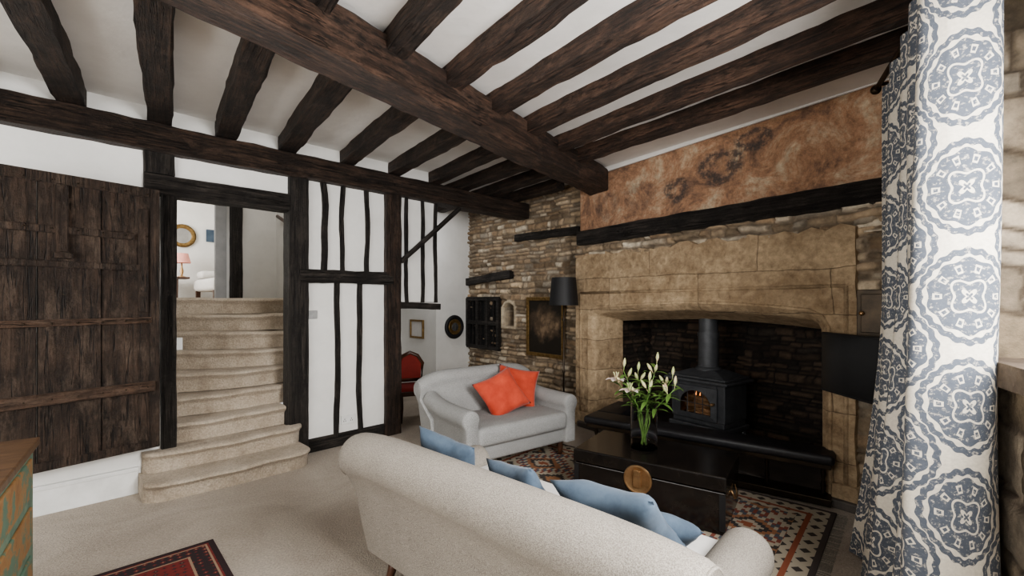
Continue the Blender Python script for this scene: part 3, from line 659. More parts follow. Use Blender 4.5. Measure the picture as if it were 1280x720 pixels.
# ------------------------------------------------------------------ stairs and upper room
st = empty('staircase', LF @ T(-1.6, 0.6, 0), 'winding stair covered in worn beige carpet', 'stairs')
invst = T(1.6, -0.6, 0)
rst = random.Random(4)
def step(t0, t1, mfun, mb_, z0, z1, endr=False):
    N = 36; vs = []; fs = []
    lay = [(0.022, 0), (0.022, 0.55), (0.012, 0.68), (-0.014, 0.76), (-0.028, 0.86), (-0.024, 0.93), (-0.008, 0.985), (0.03, 1.0)]
    p1, p2, p3 = rst.uniform(0, 6), rst.uniform(0, 6), rst.uniform(0, 6)
    n = N + 3
    for (o_, fz) in lay:
        row = []
        for i in range(N + 1):
            t = t0 + (t1 - t0) * i / N; en = min(1, min(i, N - i) / 3.0)
            wz = 0.007 * math.sin(5 * t + p1) + 0.003 * math.sin(17 * t + p2); wm = 0.013 * math.sin(4 * t + p3) + 0.006 * math.sin(13 * t + p1)
            row.append((t, mfun(t) + o_ + wm * (0.4 + 0.6 * fz) + (0.06 * (1 - en) ** 2 if endr else 0), z0 + (z1 - z0) * fz + wz * fz))
        row += [(t1, mb_, z0 + (z1 - z0) * fz), (t0, mb_, z0 + (z1 - z0) * fz)]
        vs += row
    for j in range(len(lay) - 1):
        for i in range(n): q = (i + 1) % n; fs.append((j * n + i, j * n + q, (j + 1) * n + q, (j + 1) * n + i))
    fs.append(tuple(reversed(range(n)))); fs.append(tuple((len(lay) - 1) * n + i for i in range(n)))
    mb = MB(); mb.add(vs, fs)
    mb.obj('step', M_stair, Mx=invst, parent=st, smooth=True, angle=50)
def mk_m(base, rot, bulge, t0, t1):
    return lambda t: base - rot * (min(t, -0.95) - t0) - bulge * math.sin(PI * min(1, max(0, (t - t0) / (t1 - t0))))
step(-2.22, -1.08, mk_m(-0.34, 0.02, 0.04, -2.22, -1.08), 0.0, 0.0, 0.145, True)
step(-2.20, -1.06, mk_m(-0.11, 0.0, 0.04, -2.2, -1.06), 0.0, 0.145, 0.30, True)
step(-1.985, -1.155, lambda t: -0.02, 0.4, 0.0, 0.296)
zz = 0.30
rots = {3: -0.04, 4: 0.04, 5: 0.14, 6: 0.36, 7: 0.60, 8: 0.56, 9: 0.28}
bul = {3: 0.03, 4: 0.05, 5: 0.08, 6: 0.08, 7: 0.09, 8: 0.06, 9: 0.03}
for k in range(3, 10):
    base = 0.05 + 0.20 * (k - 3); t1 = -1.16 if base < 0.10 else -0.57
    step(-1.98, t1, mk_m(base + rots[k] * 0.45, rots[k], bul[k], -1.98, -1.0), 2.2, zz, zz + 0.167); zz += 0.167
ZL = zz
mb = MB()
mb.box(-2.06, -1.985, 0.13, 2.2, 0, 3.6); mb.box(-0.55, -0.45, 0.13, 5.2, 0, 3.6); mb.box(-1.985, -0.55, 0.121, 0.131, 2.93, 3.6)
mb.box(-2.06, -1.97, 2.2, 2.3, ZL, 3.6); mb.box(-1.25, -0.55, 2.2, 2.3, ZL, 3.6); mb.box(-1.97, -1.25, 2.2, 2.3, 3.3, 3.6)
mb.box(-3.5, -0.45, 5.2, 5.3, ZL, 3.6); mb.box(-3.6, -3.5, 2.2, 5.3, ZL, 3.6); mb.box(-3.5, -2.06, 2.2, 2.3, ZL, 3.6)
meta(mb.obj('wall_stairwell', M_plaster, LF), 'white plastered walls around the stairs and upper room', None, None, 'structure')
mb = MB(); mb.box(-3.6, -0.4, 0.0, 5.3, 3.6, 3.65); meta(mb.obj('ceiling_upper', M_ceil, LF), 'white ceiling over the stairwell', None, None, 'structure')
mb = MB(); mb.box(-3.6, -0.45, 2.2, 5.3, ZL - 0.05, ZL); meta(mb.obj('floor_upper', M_stair, LF), 'beige carpet of the upper room', None, None, 'structure')
mb = MB(); mb.box(-1.27, -1.15, 2.14, 2.2, ZL, 3.3); meta(mb.obj('trim_3', nmat('grey_paint', [(0.3, (0.20, 0.20, 0.20)), (0.7, (0.27, 0.27, 0.27))], 5, 0.6, 0), LF), 'grey painted door frame', None, None, 'structure')
hewn('timber_post', Lp(-1.05, 2.12, ZL), Lp(-1.05, 2.12, 3.5), 0.12, 0.12, AX, M_black_oak, 'dark oak post at the top of the stairs', 'post', jit=0.005, seed=77)
mb = MB(); mb.tube([(-0.60, 0.4, 1.95), (-0.60, 2.0, 2.55)], 0.022, 10)
meta(mb.obj('handrail', M_walnut, LF, smooth=True), 'slim dark wooden handrail on the stair wall', 'handrail')
mb = MB(); mb.box(-1.985, -1.80, 0.90, 1.05, 0.97, 1.09)
meta(mb.obj('trim_4', M_white_plastic, LF, bevel=0.004), 'white boxed skirting beside the steps', None, None, 'structure')
# upper room contents
mir = empty('gilt_mirror', LF @ T(-1.12, 5.18, 2.56), 'ornate gilt framed wall mirror', 'mirror')
mb = MB(); mb.lathe([(0.13, 0), (0.19, 0.005), (0.2, 0.02), (0.15, 0.03), (0.13, 0.01)], n=28, Mx=RX(90)); mb.obj('mirror_frame', M_gold, parent=mir, smooth=True)
mb = MB(); mb.lathe([(0.13, 0), (0.13, 0.012)], n=28, Mx=RX(90)); mb.obj('mirror_glass', M_mirror, parent=mir)
mb = MB(); mb.box(-0.09, 0.09, -0.02, 0, -0.11, 0.11)
meta(mb.obj('blue_print', M_blue, LF @ T(-0.68, 5.19, 2.60), bevel=0.004), 'small blue patterned print', 'picture')
tb = empty('side_table', LF @ T(-1.45, 4.85, ZL), 'small dark bedside table', 'table')
mb = MB(); mb.box(-0.22, 0.35, -0.2, 0.2, 0.33, 0.36); mb.obj('top', M_walnut, parent=tb, bevel=0.005)
for sx in (-1, 1):
    for sy in (-1, 1):
        mb = MB(); mb.lathe([(0.015, 0), (0.02, 0.33)], sx * 0.18, sy * 0.16, 10); mb.obj('leg', M_walnut, parent=tb)
lp = empty('table_lamp', LF @ T(-1.18, 4.85, ZL + 0.36), 'table lamp with pink pleated shade', 'lamp')
mb = MB(); mb.lathe([(0.06, 0), (0.06, 0.01), (0.015, 0.03), (0.03, 0.1), (0.012, 0.18), (0.01, 0.26)], n=16); mb.obj('base', M_brass, parent=lp, smooth=True)
mb = MB(); mb.lathe([(0.13, 0.24), (0.09, 0.40)], n=24, cap=False); mb.obj('lamp_shade', M_pink, parent=lp, smooth=True)
bed = empty('bed', LF @ T(-0.83, 4.3, ZL), 'bed with white bedding', 'bed')
mb = MB(); mb.box(-0.2, 0.25, -0.9, 0.5, 0.12, 0.32); mb.obj('mattress', M_white_seat, parent=bed, smooth=True, bevel=0.06, seg=4)
mb = MB(); mb.box(-0.17, 0.22, 0.1, 0.45, 0.33, 0.46); mb.obj('pillow', M_white_seat, parent=bed, smooth=True, bevel=0.06, seg=4)
for sx in (-0.15, 0.2):
    for sy in (-0.8, 0.4):
        mb = MB(); mb.box(sx - 0.03, sx + 0.03, sy - 0.03, sy + 0.03, 0, 0.13); mb.obj('leg', M_walnut, parent=bed)

# ------------------------------------------------------------------ cushions, sofas
def pillow(name, Mx, w, h, t, mat, label, seed=0, group=None):
    N = 22; mb = MB(); vs = []; fs = []
    def pt(u, v, sgn):
        x = w / 2 * u * (1 - 0.09 * (1 - v * v) ) * (1 + 0.03 * abs(u * v)); y = h / 2 * v * (1 - 0.09 * (1 - u * u)) * (1 + 0.03 * abs(u * v))
        k = max(0, (1 - u ** 4) * (1 - v ** 4)) ** 0.55
        z = sgn * t / 2 * k * (1 + 0.12 * math.sin(5 * u + seed) * math.cos(4 * v + seed * 2) + 0.05 * math.sin(11 * u * v + seed))
        return (x, y, z)
    for sgn in (1, -1):
        base = len(vs)
        for i in range(N + 1):
            for j in range(N + 1): vs.append(pt(-1 + 2 * i / N, -1 + 2 * j / N, sgn))
        for i in range(N):
            for j in range(N):
                a = base + i * (N + 1) + j; fs.append((a, a + N + 1, a + N + 2, a + 1))
    mb.add(vs, fs)
    o = mb.obj(name, mat, Mx, smooth=True)
    bm = bmesh.new(); bm.from_mesh(o.data); bmesh.ops.remove_doubles(bm, verts=bm.verts, dist=0.0005); bmesh.ops.recalc_face_normals(bm, faces=bm.faces); bm.to_mesh(o.data); bm.free()
    return meta(o, label, 'cushion', group)

def sofa(name, Mx, L, D, Hb, seat, arm, mat, mats, label, r=0.11, camel=0.04, ar=0.085, ncush=2, legmat=M_walnut, taper=0.93):
    S = empty(name, Mx, label, 'sofa')
    cy = D / 2 - r; cz = Hb - r
    prof = [(D / 2 - 0.12, 0.16), (D / 2 - 0.10, 0.30), (D / 2 - 0.085, Hb - 2 * r - 0.08)]
    for a in range(-50, 216, 14): prof.append((cy + r * math.cos(math.radians(a)), cz + r * math.sin(math.radians(a))))
    prof += [(cy - r * 0.75, Hb - 2.3 * r), (D / 2 - 0.30, seat), (D / 2 - 0.30, 0.16)]
    n = len(prof); N = 40; vs = []; fs = []
    for i in range(N + 1):
        s = -1 + 2 * i / N; s = math.copysign(1 - (1 - abs(s)) ** 1.5, s)
        e = abs(s); sh = 1.0 - (0.10 * ((e - 0.97) / 0.03) ** 2 if e > 0.97 else 0)
        for (y, z) in prof:
            k = taper + (1 - taper) * min(1, max(0, (z - 0.1) / (Hb - 0.25)))
            if z > Hb - 2 * r - 0.05: y_ = cy + (y - cy) * sh; zz_ = cz * (1 - camel * e ** 6) + (z - cz) * sh
            else: y_ = y; zz_ = z * (1 - camel * e ** 6 * (z / Hb))
            vs.append((s * L / 2 * k, y_, zz_))
    for i in range(N):
        for k in range(n):
            q = (k + 1) % n; fs.append((i * n + k, i * n + q, (i + 1) * n + q, (i + 1) * n + k))
    fs.append(tuple(range(n))); fs.append(tuple(N * n + k for k in range(n)))
    mb = MB(); mb.add(vs, fs); mb.obj('backrest', mat, parent=S, smooth=True, angle=55)
    for sg in (-1, 1):
        pts = [(sg * (L / 2 - 0.004), cy + r * 0.92 * math.cos(math.radians(a)), cz * (1 - camel) + r * 0.92 * math.sin(math.radians(a))) for a in range(-50, 230, 12)]
        mb = MB(); mb.tube(pts, 0.006, 6); mb.obj('piping', mat, parent=S, smooth=True)
    mb = MB(); mb.box(-L / 2 * taper + 0.05, L / 2 * taper - 0.05, -D / 2 + 0.04, D / 2 - 0.14, 0.14, seat - 0.14); mb.obj('base', mat, parent=S, smooth=True, bevel=0.025, seg=3)
    for sg in (-1, 1):
        cx = L / 2 - ar - 0.02; az = arm - ar
        pr = [(cx - 0.07, 0.15), (cx + 0.045, 0.15), (cx + 0.05, az - ar)]
        for a in range(-40, 222, 16): pr.append((cx + ar * math.cos(math.radians(a)), az + ar * math.sin(math.radians(a))))
        pr.append((cx - 0.07, az - ar))
        n = len(pr); vs = []; fs = []
        ys = [0, 0.012, 0.04] + [0.04 + 0.96 * q / 11 for q in range(1, 12)]
        for i, s in enumerate(ys):
            y = -D / 2 + s * (D - 0.16); e = (0.84, 0.95, 1.0)[i] if i < 3 else 1.0
            rise = 0.05 * max(0, (s - 0.5) * 2) ** 2
            for (x, z) in pr:
                vs.append((sg * (cx + (x - cx) * e), y, (az + (z - az) * e if z > az - ar - 0.001 else z) + (rise if z > az - ar else 0)))
        M_ = len(ys) - 1
        for i in range(M_):
            for k in range(n): q = (k + 1) % n; fs.append((i * n + k, i * n + q, (i + 1) * n + q, (i + 1) * n + k))
        fs.append(tuple(range(n))); fs.append(tuple(M_ * n + k for k in range(n)))
        mb = MB(); mb.add(vs, fs); mb.obj('armrest', mat, parent=S, smooth=True, angle=55)
    inner = L / 2 - 2 * ar + 0.01; w_ = 2 * inner / ncush
    for k in range(ncush):
        x0 = -inner + k * w_; mb = MB(); mb.box(x0 + 0.005, x0 + w_ - 0.005, -D / 2 - 0.02, D / 2 - 0.27, seat - 0.16, seat)
        mb.obj('seat_cushion', mats, parent=S, smooth=True, bevel=0.05, seg=5)
    for sx in (-1, 1):
        for sy in (-1, 1):
            x = sx * (L / 2 * taper - 0.11); y = -D / 2 + 0.1 if sy < 0 else D / 2 - 0.20
            mb = MB()
            if sy < 0: mb.lathe([(0.012, 0), (0.016, 0.012), (0.024, 0.05), (0.03, 0.10), (0.022, 0.12), (0.032, 0.145)], x, y, 14)
            else: mb.tube([(x, y + 0.05, 0), (x, y + 0.02, 0.08), (x, y, 0.16)], [0.017, 0.022, 0.03], 8)
            mb.obj('leg', legmat, parent=S, smooth=True)
    return S

S1 = frame(0.080, 2.047, -0.74, 0.672)
sofa('sofa', S1, 1.81, 0.90, 0.78, 0.44, 0.53, M_cream, M_white_seat, 'oatmeal linen sofa with rolled back and dark tapered legs', r=0.115, camel=0.05, taper=0.88, ar=0.10)
S2 = frame(-0.135, 4.215, 0.8, 0.6)
sofa('sofa', S2, 1.28, 0.85, 0.80, 0.43, 0.58, M_grey, M_grey, 'grey linen two-seat sofa facing the trunk', r=0.075, camel=0.12, ar=0.08, ncush=1, taper=0.93)

G = 'blue velvet cushions on the cream sofa'
pillow('cushion', S1 @ T(0.46, 0.08, 0.60) @ RZ(8) @ RX(70) @ RZ(10), 0.34, 0.39, 0.12, M_blue, 'blue velvet cushion slumped against the sofa back', 1, G)
pillow('cushion', S1 @ T(-0.03, 0.06, 0.575) @ RZ(-5) @ RX(64) @ RZ(-8), 0.30, 0.39, 0.12, M_blue, 'blue velvet cushion mostly hidden behind the sofa back', 2, G)
pillow('cushion', S1 @ T(-0.45, -0.01, 0.60) @ RZ(4) @ RX(48) @ RZ(-8), 0.43, 0.42, 0.14, M_blue, 'large blue velvet cushion leaning against the sofa back', 3, G)
pillow('cushion', S1 @ T(-0.50, -0.16, 0.53) @ RZ(16) @ RX(38) @ RZ(16), 0.32, 0.34, 0.11, M_blue, 'blue velvet cushion tucked behind a larger one', 4, G)
G = 'orange velvet cushions on the grey sofa'
pillow('cushion', S2 @ T(0.02, -0.04, 0.585) @ RZ(-14) @ RX(58) @ RZ(22), 0.41, 0.40, 0.15, M_orange, 'burnt orange velvet cushion propped at an angle', 5, G)
pillow('cushion', S2 @ T(0.29, 0.08, 0.60) @ RZ(-28) @ RX(64) @ RZ(-12), 0.40, 0.39, 0.15, M_orange, 'burnt orange velvet cushion leaning on the armrest side', 6, G)

# ------------------------------------------------------------------ rugs
kc = Vector((2.19, 3.07)) + Vector((-0.75, 0.66)) * 1.25 + Vector((-0.66, -0.75)) * 0.8
rug = empty('kilim_rug', frame(kc.x, kc.y, 0.75, -0.66), 'patterned kilim rug with hooked diamonds and fringe', 'rug')
mb = MB(); mb.box(-1.25, 1.25, -0.8, 0.8, 0, 0.012); mb.obj('rug_body', M_kilim, parent=rug)
mb = MB()
for sg in (-1, 1):
    for k in range(110):
        y = -0.79 + 1.58 * k / 109; x = sg * 1.25; mb.box(min(x, x + sg * 0.06), max(x, x + sg * 0.06), y - 0.002, y + 0.002, 0.001, 0.006, RZ(random.uniform(-0.5, 0.5)))
o = mb.obj('fringe', M_cream, parent=rug); o['kind'] = 'stuff'
ax1 = Vector((0.69, -0.724)); ax2 = Vector((-0.724, -0.69)); cc = Vector((-1.80, 2.74)) + ax1 * 0.75 + ax2 * 0.45
mb = MB(); mb.box(-0.75, 0.75, -0.45, 0.45, 0, 0.012)
meta(mb.obj('persian_rug', M_prug, frame(cc.x, cc.y, ax1.x, ax1.y)), 'small dark red persian rug on beige carpet', 'rug')

# ------------------------------------------------------------------ trunk
TF = frame(0.4546, 3.316, 0.838, -0.56, 0.012)
L_, D_ = 1.008, 0.557
tr = empty('trunk', TF, 'black lacquered trunk with round brass lock plate used as table', 'trunk')
mb = MB(); mb.box(0, L_, 0, D_, 0.02, 0.262); mb.obj('body', M_lacquer, parent=tr, bevel=0.006)
mb = MB(); mb.box(-0.006, L_ + 0.006, -0.006, D_ + 0.006, 0.268, 0.36); mb.obj('lid', M_lacquer, parent=tr, bevel=0.01, seg=3)
mb = MB(); mb.box(0.01, L_ - 0.01, 0.01, D_ - 0.01, 0.0, 0.022); mb.obj('plinth', M_lacquer, parent=tr, bevel=0.003)
mb = MB(); mb.lathe([(0.097, 0), (0.095, 0.006), (0.085, 0.008), (0.082, 0.006), (0.01, 0.007)], n=40, Mx=T(0.47, -0.006, 0.235) @ RX(90)); mb.obj('lock_plate', M_brass, parent=tr, smooth=True, angle=40)
mb = MB(); mb.box(0.445, 0.495, -0.028, -0.01, 0.19, 0.30); mb.lathe([(0.022, 0), (0.022, 0.012)], n=16, Mx=T(0.47, -0.026, 0.285) @ RX(90)); mb.obj('latch', M_brass, parent=tr, bevel=0.003)
for x in (0.0, L_):
    mb = MB(); sg = 1 if x else -1
    mb.tube([(x + sg * 0.004, D_ / 2 - 0.06, 0.21), (x + sg * 0.02, D_ / 2 - 0.055, 0.16), (x + sg * 0.022, D_ / 2, 0.145), (x + sg * 0.02, D_ / 2 + 0.055, 0.16), (x + sg * 0.004, D_ / 2 + 0.06, 0.21)], 0.006, 8)
    mb.obj('handle', M_brass, parent=tr, smooth=True)
for x in (0.0, L_ - 0.035):
    mb = MB(); mb.box(x, x + 0.035, -0.004, 0.0, 0.03, 0.25); mb.obj('corner_strap', M_black, parent=tr)

# vase + lilies
vc = Vector((0.965, 3.33, 0.372))
vase = empty('glass_vase', T(*vc), 'tall clear cylindrical glass vase with water on the trunk', 'vase')
mb = MB(); mb.lathe([(0.092, 0), (0.094, 0.004), (0.094, 0.40), (0.090, 0.40), (0.090, 0.02), (0.0005, 0.018)], n=40); mb.obj('glass', M_glass, parent=vase, smooth=True, angle=40)
rs = random.Random(5)
def leaf(mb, base, d, L, w, droop):
    d = d.normalized(); side_ = d.cross(Vector((0, 0, 1))).normalized(); N = 7; vs = []; fs = []
    for i in range(N + 1):
        t = i / N; c_ = base + d * L * t + Vector((0, 0, -droop * t * t * L)); wd = w * math.sin(PI * min(1, t * 0.92 + 0.08)) ** 0.8
        vs += [c_ - side_ * wd, c_ + Vector((0, 0, -wd * 0.35)), c_ + side_ * wd]
    for i in range(N):
        a = 3 * i; fs += [(a, a + 1, a + 4, a + 3), (a + 1, a + 2, a + 5, a + 4)]
    mb.add(vs, fs)
def lily(ang, lean, Ls, kind, k):
    e = empty('lily_stem', T(vc.x + 0.02 * math.cos(ang + 2.5), vc.y + 0.02 * math.sin(ang + 2.5), vc.z + 0.025), 'green lily stem with %s standing in the vase' % ('open white flower' if kind == 'open' else 'pale green buds'), 'flower', 'lilies in the glass vase')
    pts = []
    for i in range(9):
        t = i / 8; o_ = Vector((math.cos(ang), math.sin(ang), 0)) * (min(0.055, 0.16 * t) if t < 0.5 else 0.055 + lean * (t - 0.5) * Ls * 1.6)
        pts.append(o_ + Vector((0, 0, Ls * t * (1 - 0.12 * lean * t))))
    mb = MB(); mb.tube(pts, [0.0045] * 6 + [0.004, 0.0035, 0.003], 7); mb.obj('stem', M_green_stem, parent=e, smooth=True)
    mb = MB()
    for j in range(12):
        t = 0.55 + 0.036 * j; p = pts[int(t * 8)].lerp(pts[min(8, int(t * 8) + 1)], t * 8 - int(t * 8))
        a = ang + j * 2.4 + rs.uniform(-0.4, 0.4); leaf(mb, p, Vector((math.cos(a), math.sin(a), rs.uniform(0.1, 0.9))), rs.uniform(0.10, 0.18), 0.015, 0.45)
    mb.obj('leaf', M_green_stem, parent=e, smooth=True)
    tip = pts[-1]
    if kind == 'open':
        mb = MB()
        for j in range(6):
            a = j * PI / 3; leaf(mb, tip, Vector((math.cos(a), math.sin(a), 0.8)), 0.10, 0.026, 0.6)
        mb.obj('petal', M_petal, parent=e, smooth=True)
        mb = MB()
        for j in range(5):
            a = j * 1.256; mb.tube([tip, tip + Vector((math.cos(a) * 0.02, math.sin(a) * 0.02, 0.06))], [0.0015, 0.003], 5)
        mb.obj('stamen', M_bud, parent=e)
    nb = 1 if kind == 'open' else 3
    for j in range(nb):
        a = ang + j * 1.9 + 0.5; t0 = pts[-2] if (j or kind == 'open') else tip
        dd2 = (Vector((math.cos(a) * 0.6, math.sin(a) * 0.6, 1)) if (j or kind == 'open') else Vector((0.1, 0, 1))).normalized()
        q = t0 + dd2 * 0.03
        pp = [t0, q, q + dd2 * 0.012, q + dd2 * 0.03, q + dd2 * 0.05, q + dd2 * 0.068]
        mb = MB(); mb.tube(pp, [0.002, 0.003, 0.009, 0.013, 0.010, 0.003], 8); mb.obj('bud', M_bud, parent=e, smooth=True)
for k, (a, ln, Ls, kd) in enumerate(((3.3, 0.45, 0.50, 'open'), (2.6, 0.25, 0.54, 'bud'), (0.2, 0.50, 0.49, 'bud'), (0.5, 0.22, 0.58, 'bud'), (4.6, 0.25, 0.47, 'bud'), (5.6, 0.50, 0.45, 'bud'), (3.9, 0.48, 0.44, 'open'), (1.5, 0.3, 0.50, 'bud'))):
    lily(a, ln, Ls, kd, k)

# ------------------------------------------------------------------ stove
SF = FF.copy(); SF.translation = Vector((1.93, 4.50, 0.06))
sv = empty('wood_burning_stove', SF, 'dark grey cast-iron wood burning stove with arched glass door', 'stove')
mb = MB(); mb.box(-0.30, 0.30, -0.2, 0.24, 0.14, 0.19); mb.box(-0.27, 0.27, -0.17, 0.22, 0.19, 0.24)
mb.box(-0.28, -0.2, -0.18, 0.22, 0.24, 0.60); mb.box(0.2, 0.28, -0.18, 0.22, 0.24, 0.60); mb.box(-0.2, 0.2, 0.12, 0.22, 0.24, 0.60)
mb.box(-0.2, 0.2, -0.18, 0.12, 0.55, 0.60)
mb.obj('body', M_iron, parent=sv, bevel=0.01)
mb = MB(); mb.box(-0.33, 0.33, -0.24, 0.26, 0.60, 0.63); mb.box(-0.30, 0.30, -0.21, 0.24, 0.63, 0.655)
vs = [(-0.27, -0.18, 0.655), (0.27, -0.18, 0.655), (0.27, 0.22, 0.655), (-0.27, 0.22, 0.655), (-0.13, -0.08, 0.71), (0.13, -0.08, 0.71), (0.13, 0.12, 0.71), (-0.13, 0.12, 0.71)]
mb.add(vs, [(0, 3, 2, 1), (4, 5, 6, 7), (0, 1, 5, 4), (1, 2, 6, 5), (2, 3, 7, 6), (3, 0, 4, 7)])
mb.obj('top_plate', M_iron, parent=sv, bevel=0.01, seg=3)
mb = MB(); mb.lathe([(0.125, 0.70), (0.12, 0.72), (0.10, 0.735), (0.10, 0.75)], 0, 0.02, 28); mb.obj('flue_collar', M_iron, parent=sv, smooth=True, angle=40)
mb = MB(); mb.lathe([(0.095, 0.73), (0.095, 1.05)], 0, 0.02, 28); mb.lathe([(0.102, 1.03), (0.102, 1.07)], 0, 0.02, 28); mb.lathe([(0.09, 1.05), (0.09, 1.70)], 0, 0.02, 28); mb.obj('flue_pipe', M_iron, parent=sv, smooth=True, angle=40)
for sx in (-0.25, 0.25):
    for sy in (-0.15, 0.19):
        mb = MB(); k = 1 if sx > 0 else -1
        mb.tube([(sx + k * 0.035, sy - 0.01, 0.0), (sx + k * 0.02, sy, 0.03), (sx + k * 0.012, sy, 0.08), (sx, sy, 0.15)], [0.024, 0.016, 0.022, 0.04], 8); mb.obj('leg', M_iron, parent=sv, smooth=True)
dr = MB()
arch = [(-0.16, 0.30)] + [(-0.16 * math.cos(a), 0.385 + 0.135 * math.sin(a)) for a in np.linspace(0, PI, 17)] + [(0.16, 0.30)]
n = len(arch); out2 = [(-0.215, 0.25)] + [(-0.215 + 0.43 * i / (n - 3), 0.56) for i in range(n - 2)] + [(0.215, 0.25)]
vs = [(a, -0.215, b_) for a, b_ in arch] + [(a, -0.205, b_) for a, b_ in out2] + [(a, -0.18, b_) for a, b_ in arch] + [(a, -0.18, b_) for a, b_ in out2]
fs = []
for i in range(n):
    j = (i + 1) % n
    fs += [(i, j, n + j, n + i), (i, j, 2 * n + j, 2 * n + i), (n + i, n + j, 3 * n + j, 3 * n + i)]
dr.add(vs, fs); dd0 = dr.obj('door', M_iron, parent=sv)
mb = MB(); mb.prism(arch, -0.20, -0.197, 'y'); mb.obj('door_glass', M_sglass, parent=dd0)
mb = MB()
for a in (-0.08, 0.0, 0.08): mb.tube([(a, -0.212, 0.30), (a, -0.212, 0.52 if abs(a) < 0.01 else 0.50)], 0.004, 6)
mb.tube([(-0.16, -0.212, 0.40), (0.16, -0.212, 0.40)], 0.004, 6); mb.obj('door_bar', M_iron, parent=dd0)
mb = MB(); mb.lathe([(0.012, 0), (0.008, 0.02), (0.016, 0.03), (0.014, 0.05), (0.004, 0.055)], n=12, Mx=T(0.19, -0.205, 0.42) @ RX(90)); mb.obj('door_knob', M_brass, parent=dd0, smooth=True)
M_log = nmat('firewood_bark', [(0.3, (0.20, 0.11, 0.055)), (0.7, (0.48, 0.32, 0.18))], 20, 0.8, 0.5)
for k in range(5):
    mb = MB(); mb.tube([(-0.16, -0.12 + 0.05 * (k % 2), 0.275 + 0.04 * k), (0.16, -0.13 + 0.04 * (k % 3), 0.28 + 0.035 * k)], 0.028, 8); mb.obj('firewood', M_log, parent=sv, smooth=True)
mb = MB()
for k in range(7):
    x = -0.13 + 0.043 * k; hgt = 0.15 + 0.08 * math.sin(k * 2.1) ** 2
    mb.tube([(x, -0.04, 0.26), (x + 0.01, -0.05, 0.26 + hgt * 0.5), (x - 0.006, -0.05, 0.26 + hgt * 0.8), (x + 0.004, -0.05, 0.28 + hgt)], [0.024, 0.022, 0.010, 0.001], 8)
o = mb.obj('flames', M_fire, parent=sv, smooth=True); o['kind'] = 'stuff'

# ------------------------------------------------------------------ fender seat
A_ = Vector((0.66, 4.22)); B_ = Vector((2.20, 3.10)); fd = (B_ - A_).normalized(); FD = frame(A_.x, A_.y, fd.x, fd.y, 0.012)
FL = (B_ - A_).length
fn = empty('fender_seat', FD, 'low black leather club fender seat around the hearth', 'fender')
mb = MB(); mb.box(0, FL, 0, 0.26, 0.295, 0.365); mb.obj('seat_cushion', M_leather, parent=fn, smooth=True, bevel=0.025, seg=4)
mb = MB(); mb.box(0.0, 0.26, 0.262, 0.80, 0.295, 0.365); mb.obj('seat_cushion', M_leather, parent=fn, smooth=True, bevel=0.025, seg=4)
mb = MB(); mb.box(0.02, FL - 0.02, 0.02, 0.24, 0.265, 0.30); mb.box(0.02, 0.24, 0.24, 0.78, 0.265, 0.30); mb.box(0.02, FL - 0.02, 0.04, 0.22, 0.0, 0.05)
mb.box(0.04, 0.22, 0.22, 0.78, 0.0, 0.05); mb.obj('frame', M_bronze, parent=fn, bevel=0.004)
for (x, y) in [(0.07 + i * (FL - 0.14) / 5, 0.13) for i in range(6)] + [(0.13, 0.45), (0.13, 0.72)]:
    mb = MB(); mb.lathe([(0.02, 0.045), (0.012, 0.075), (0.018, 0.12), (0.01, 0.16), (0.018, 0.21), (0.012, 0.25), (0.02, 0.27)], x, y, 12); mb.obj('baluster', M_bronze, parent=fn, smooth=True)

# ------------------------------------------------------------------ TV
tf = frame(2.235, 3.29, 0.0, -1.0, 0.80)
tv = empty('television', tf, 'black flat-screen television on a swing arm beside the hearth', 'television')
mb = MB(); mb.box(0, 0.64, 0.0, 0.035, 0, 0.42); mb.obj('tv_body', M_black, parent=tv, bevel=0.005)
mb = MB(); mb.box(0.012, 0.628, -0.003, 0.0, 0.016, 0.408); mb.obj('screen', M_screen, parent=tv)
mb = MB(); mb.box(0.05, 0.20, 0.035, 0.05, 0.12, 0.28); mb.tube([(0.12, 0.045, 0.2), (0.12, 0.12, 0.2)], 0.015, 8); mb.obj('wall_bracket', M_black, parent=tv)

# ------------------------------------------------------------------ floor lamp, pictures, mirror, chair, barred opening
fl = empty('floor_lamp', T(0.60, 5.28, 0), 'dark bronze floor lamp with black drum shade beside the grey sofa', 'lamp')
mb = MB(); mb.lathe([(0.13, 0), (0.13, 0.015), (0.06, 0.03), (0.02, 0.06), (0.014, 0.1)], n=24); mb.obj('base', M_bronze, parent=fl, smooth=True)
mb = MB(); mb.lathe([(0.011, 0.08), (0.011, 0.6), (0.02, 0.62), (0.011, 0.64), (0.011, 1.2), (0.02, 1.22), (0.009, 1.25), (0.008, 1.45)], n=14); mb.obj('pole', M_bronze, parent=fl, smooth=True)
mb = MB(); mb.lathe([(0.17, 1.39), (0.14, 1.71)], n=32, cap=False); mb.lathe([(0.166, 1.39), (0.136, 1.71)], n=32, cap=False); mb.obj('lamp_shade', M_black, parent=fl, smooth=True)
def picture(name, Mx, w, h, fw, matf, mati, label, cat='picture'):
    p = empty(name, Mx, label, cat)
    mb = MB()
    for (x0, x1, z0, z1) in ((-w/2, w/2, h/2 - fw, h/2), (-w/2, w/2, -h/2, -h/2 + fw), (-w/2, -w/2 + fw, -h/2 + fw, h/2 - fw), (w/2 - fw, w/2, -h/2 + fw, h/2 - fw)): mb.box(x0, x1, -0.03, 0, z0, z1)
    mb.obj('picture_frame', matf, parent=p, bevel=0.006)
    mb = MB(); mb.box(-w/2 + fw, w/2 - fw, -0.012, -0.004, -h/2 + fw, h/2 - fw); mb.obj('artwork', mati, parent=p)
    return p
picture('framed_painting', RF @ T(2.24, -0.06, 1.09), 0.72, 0.80, 0.05, M_gold, M_paint, 'dark old painting in narrow gilt frame on stone')
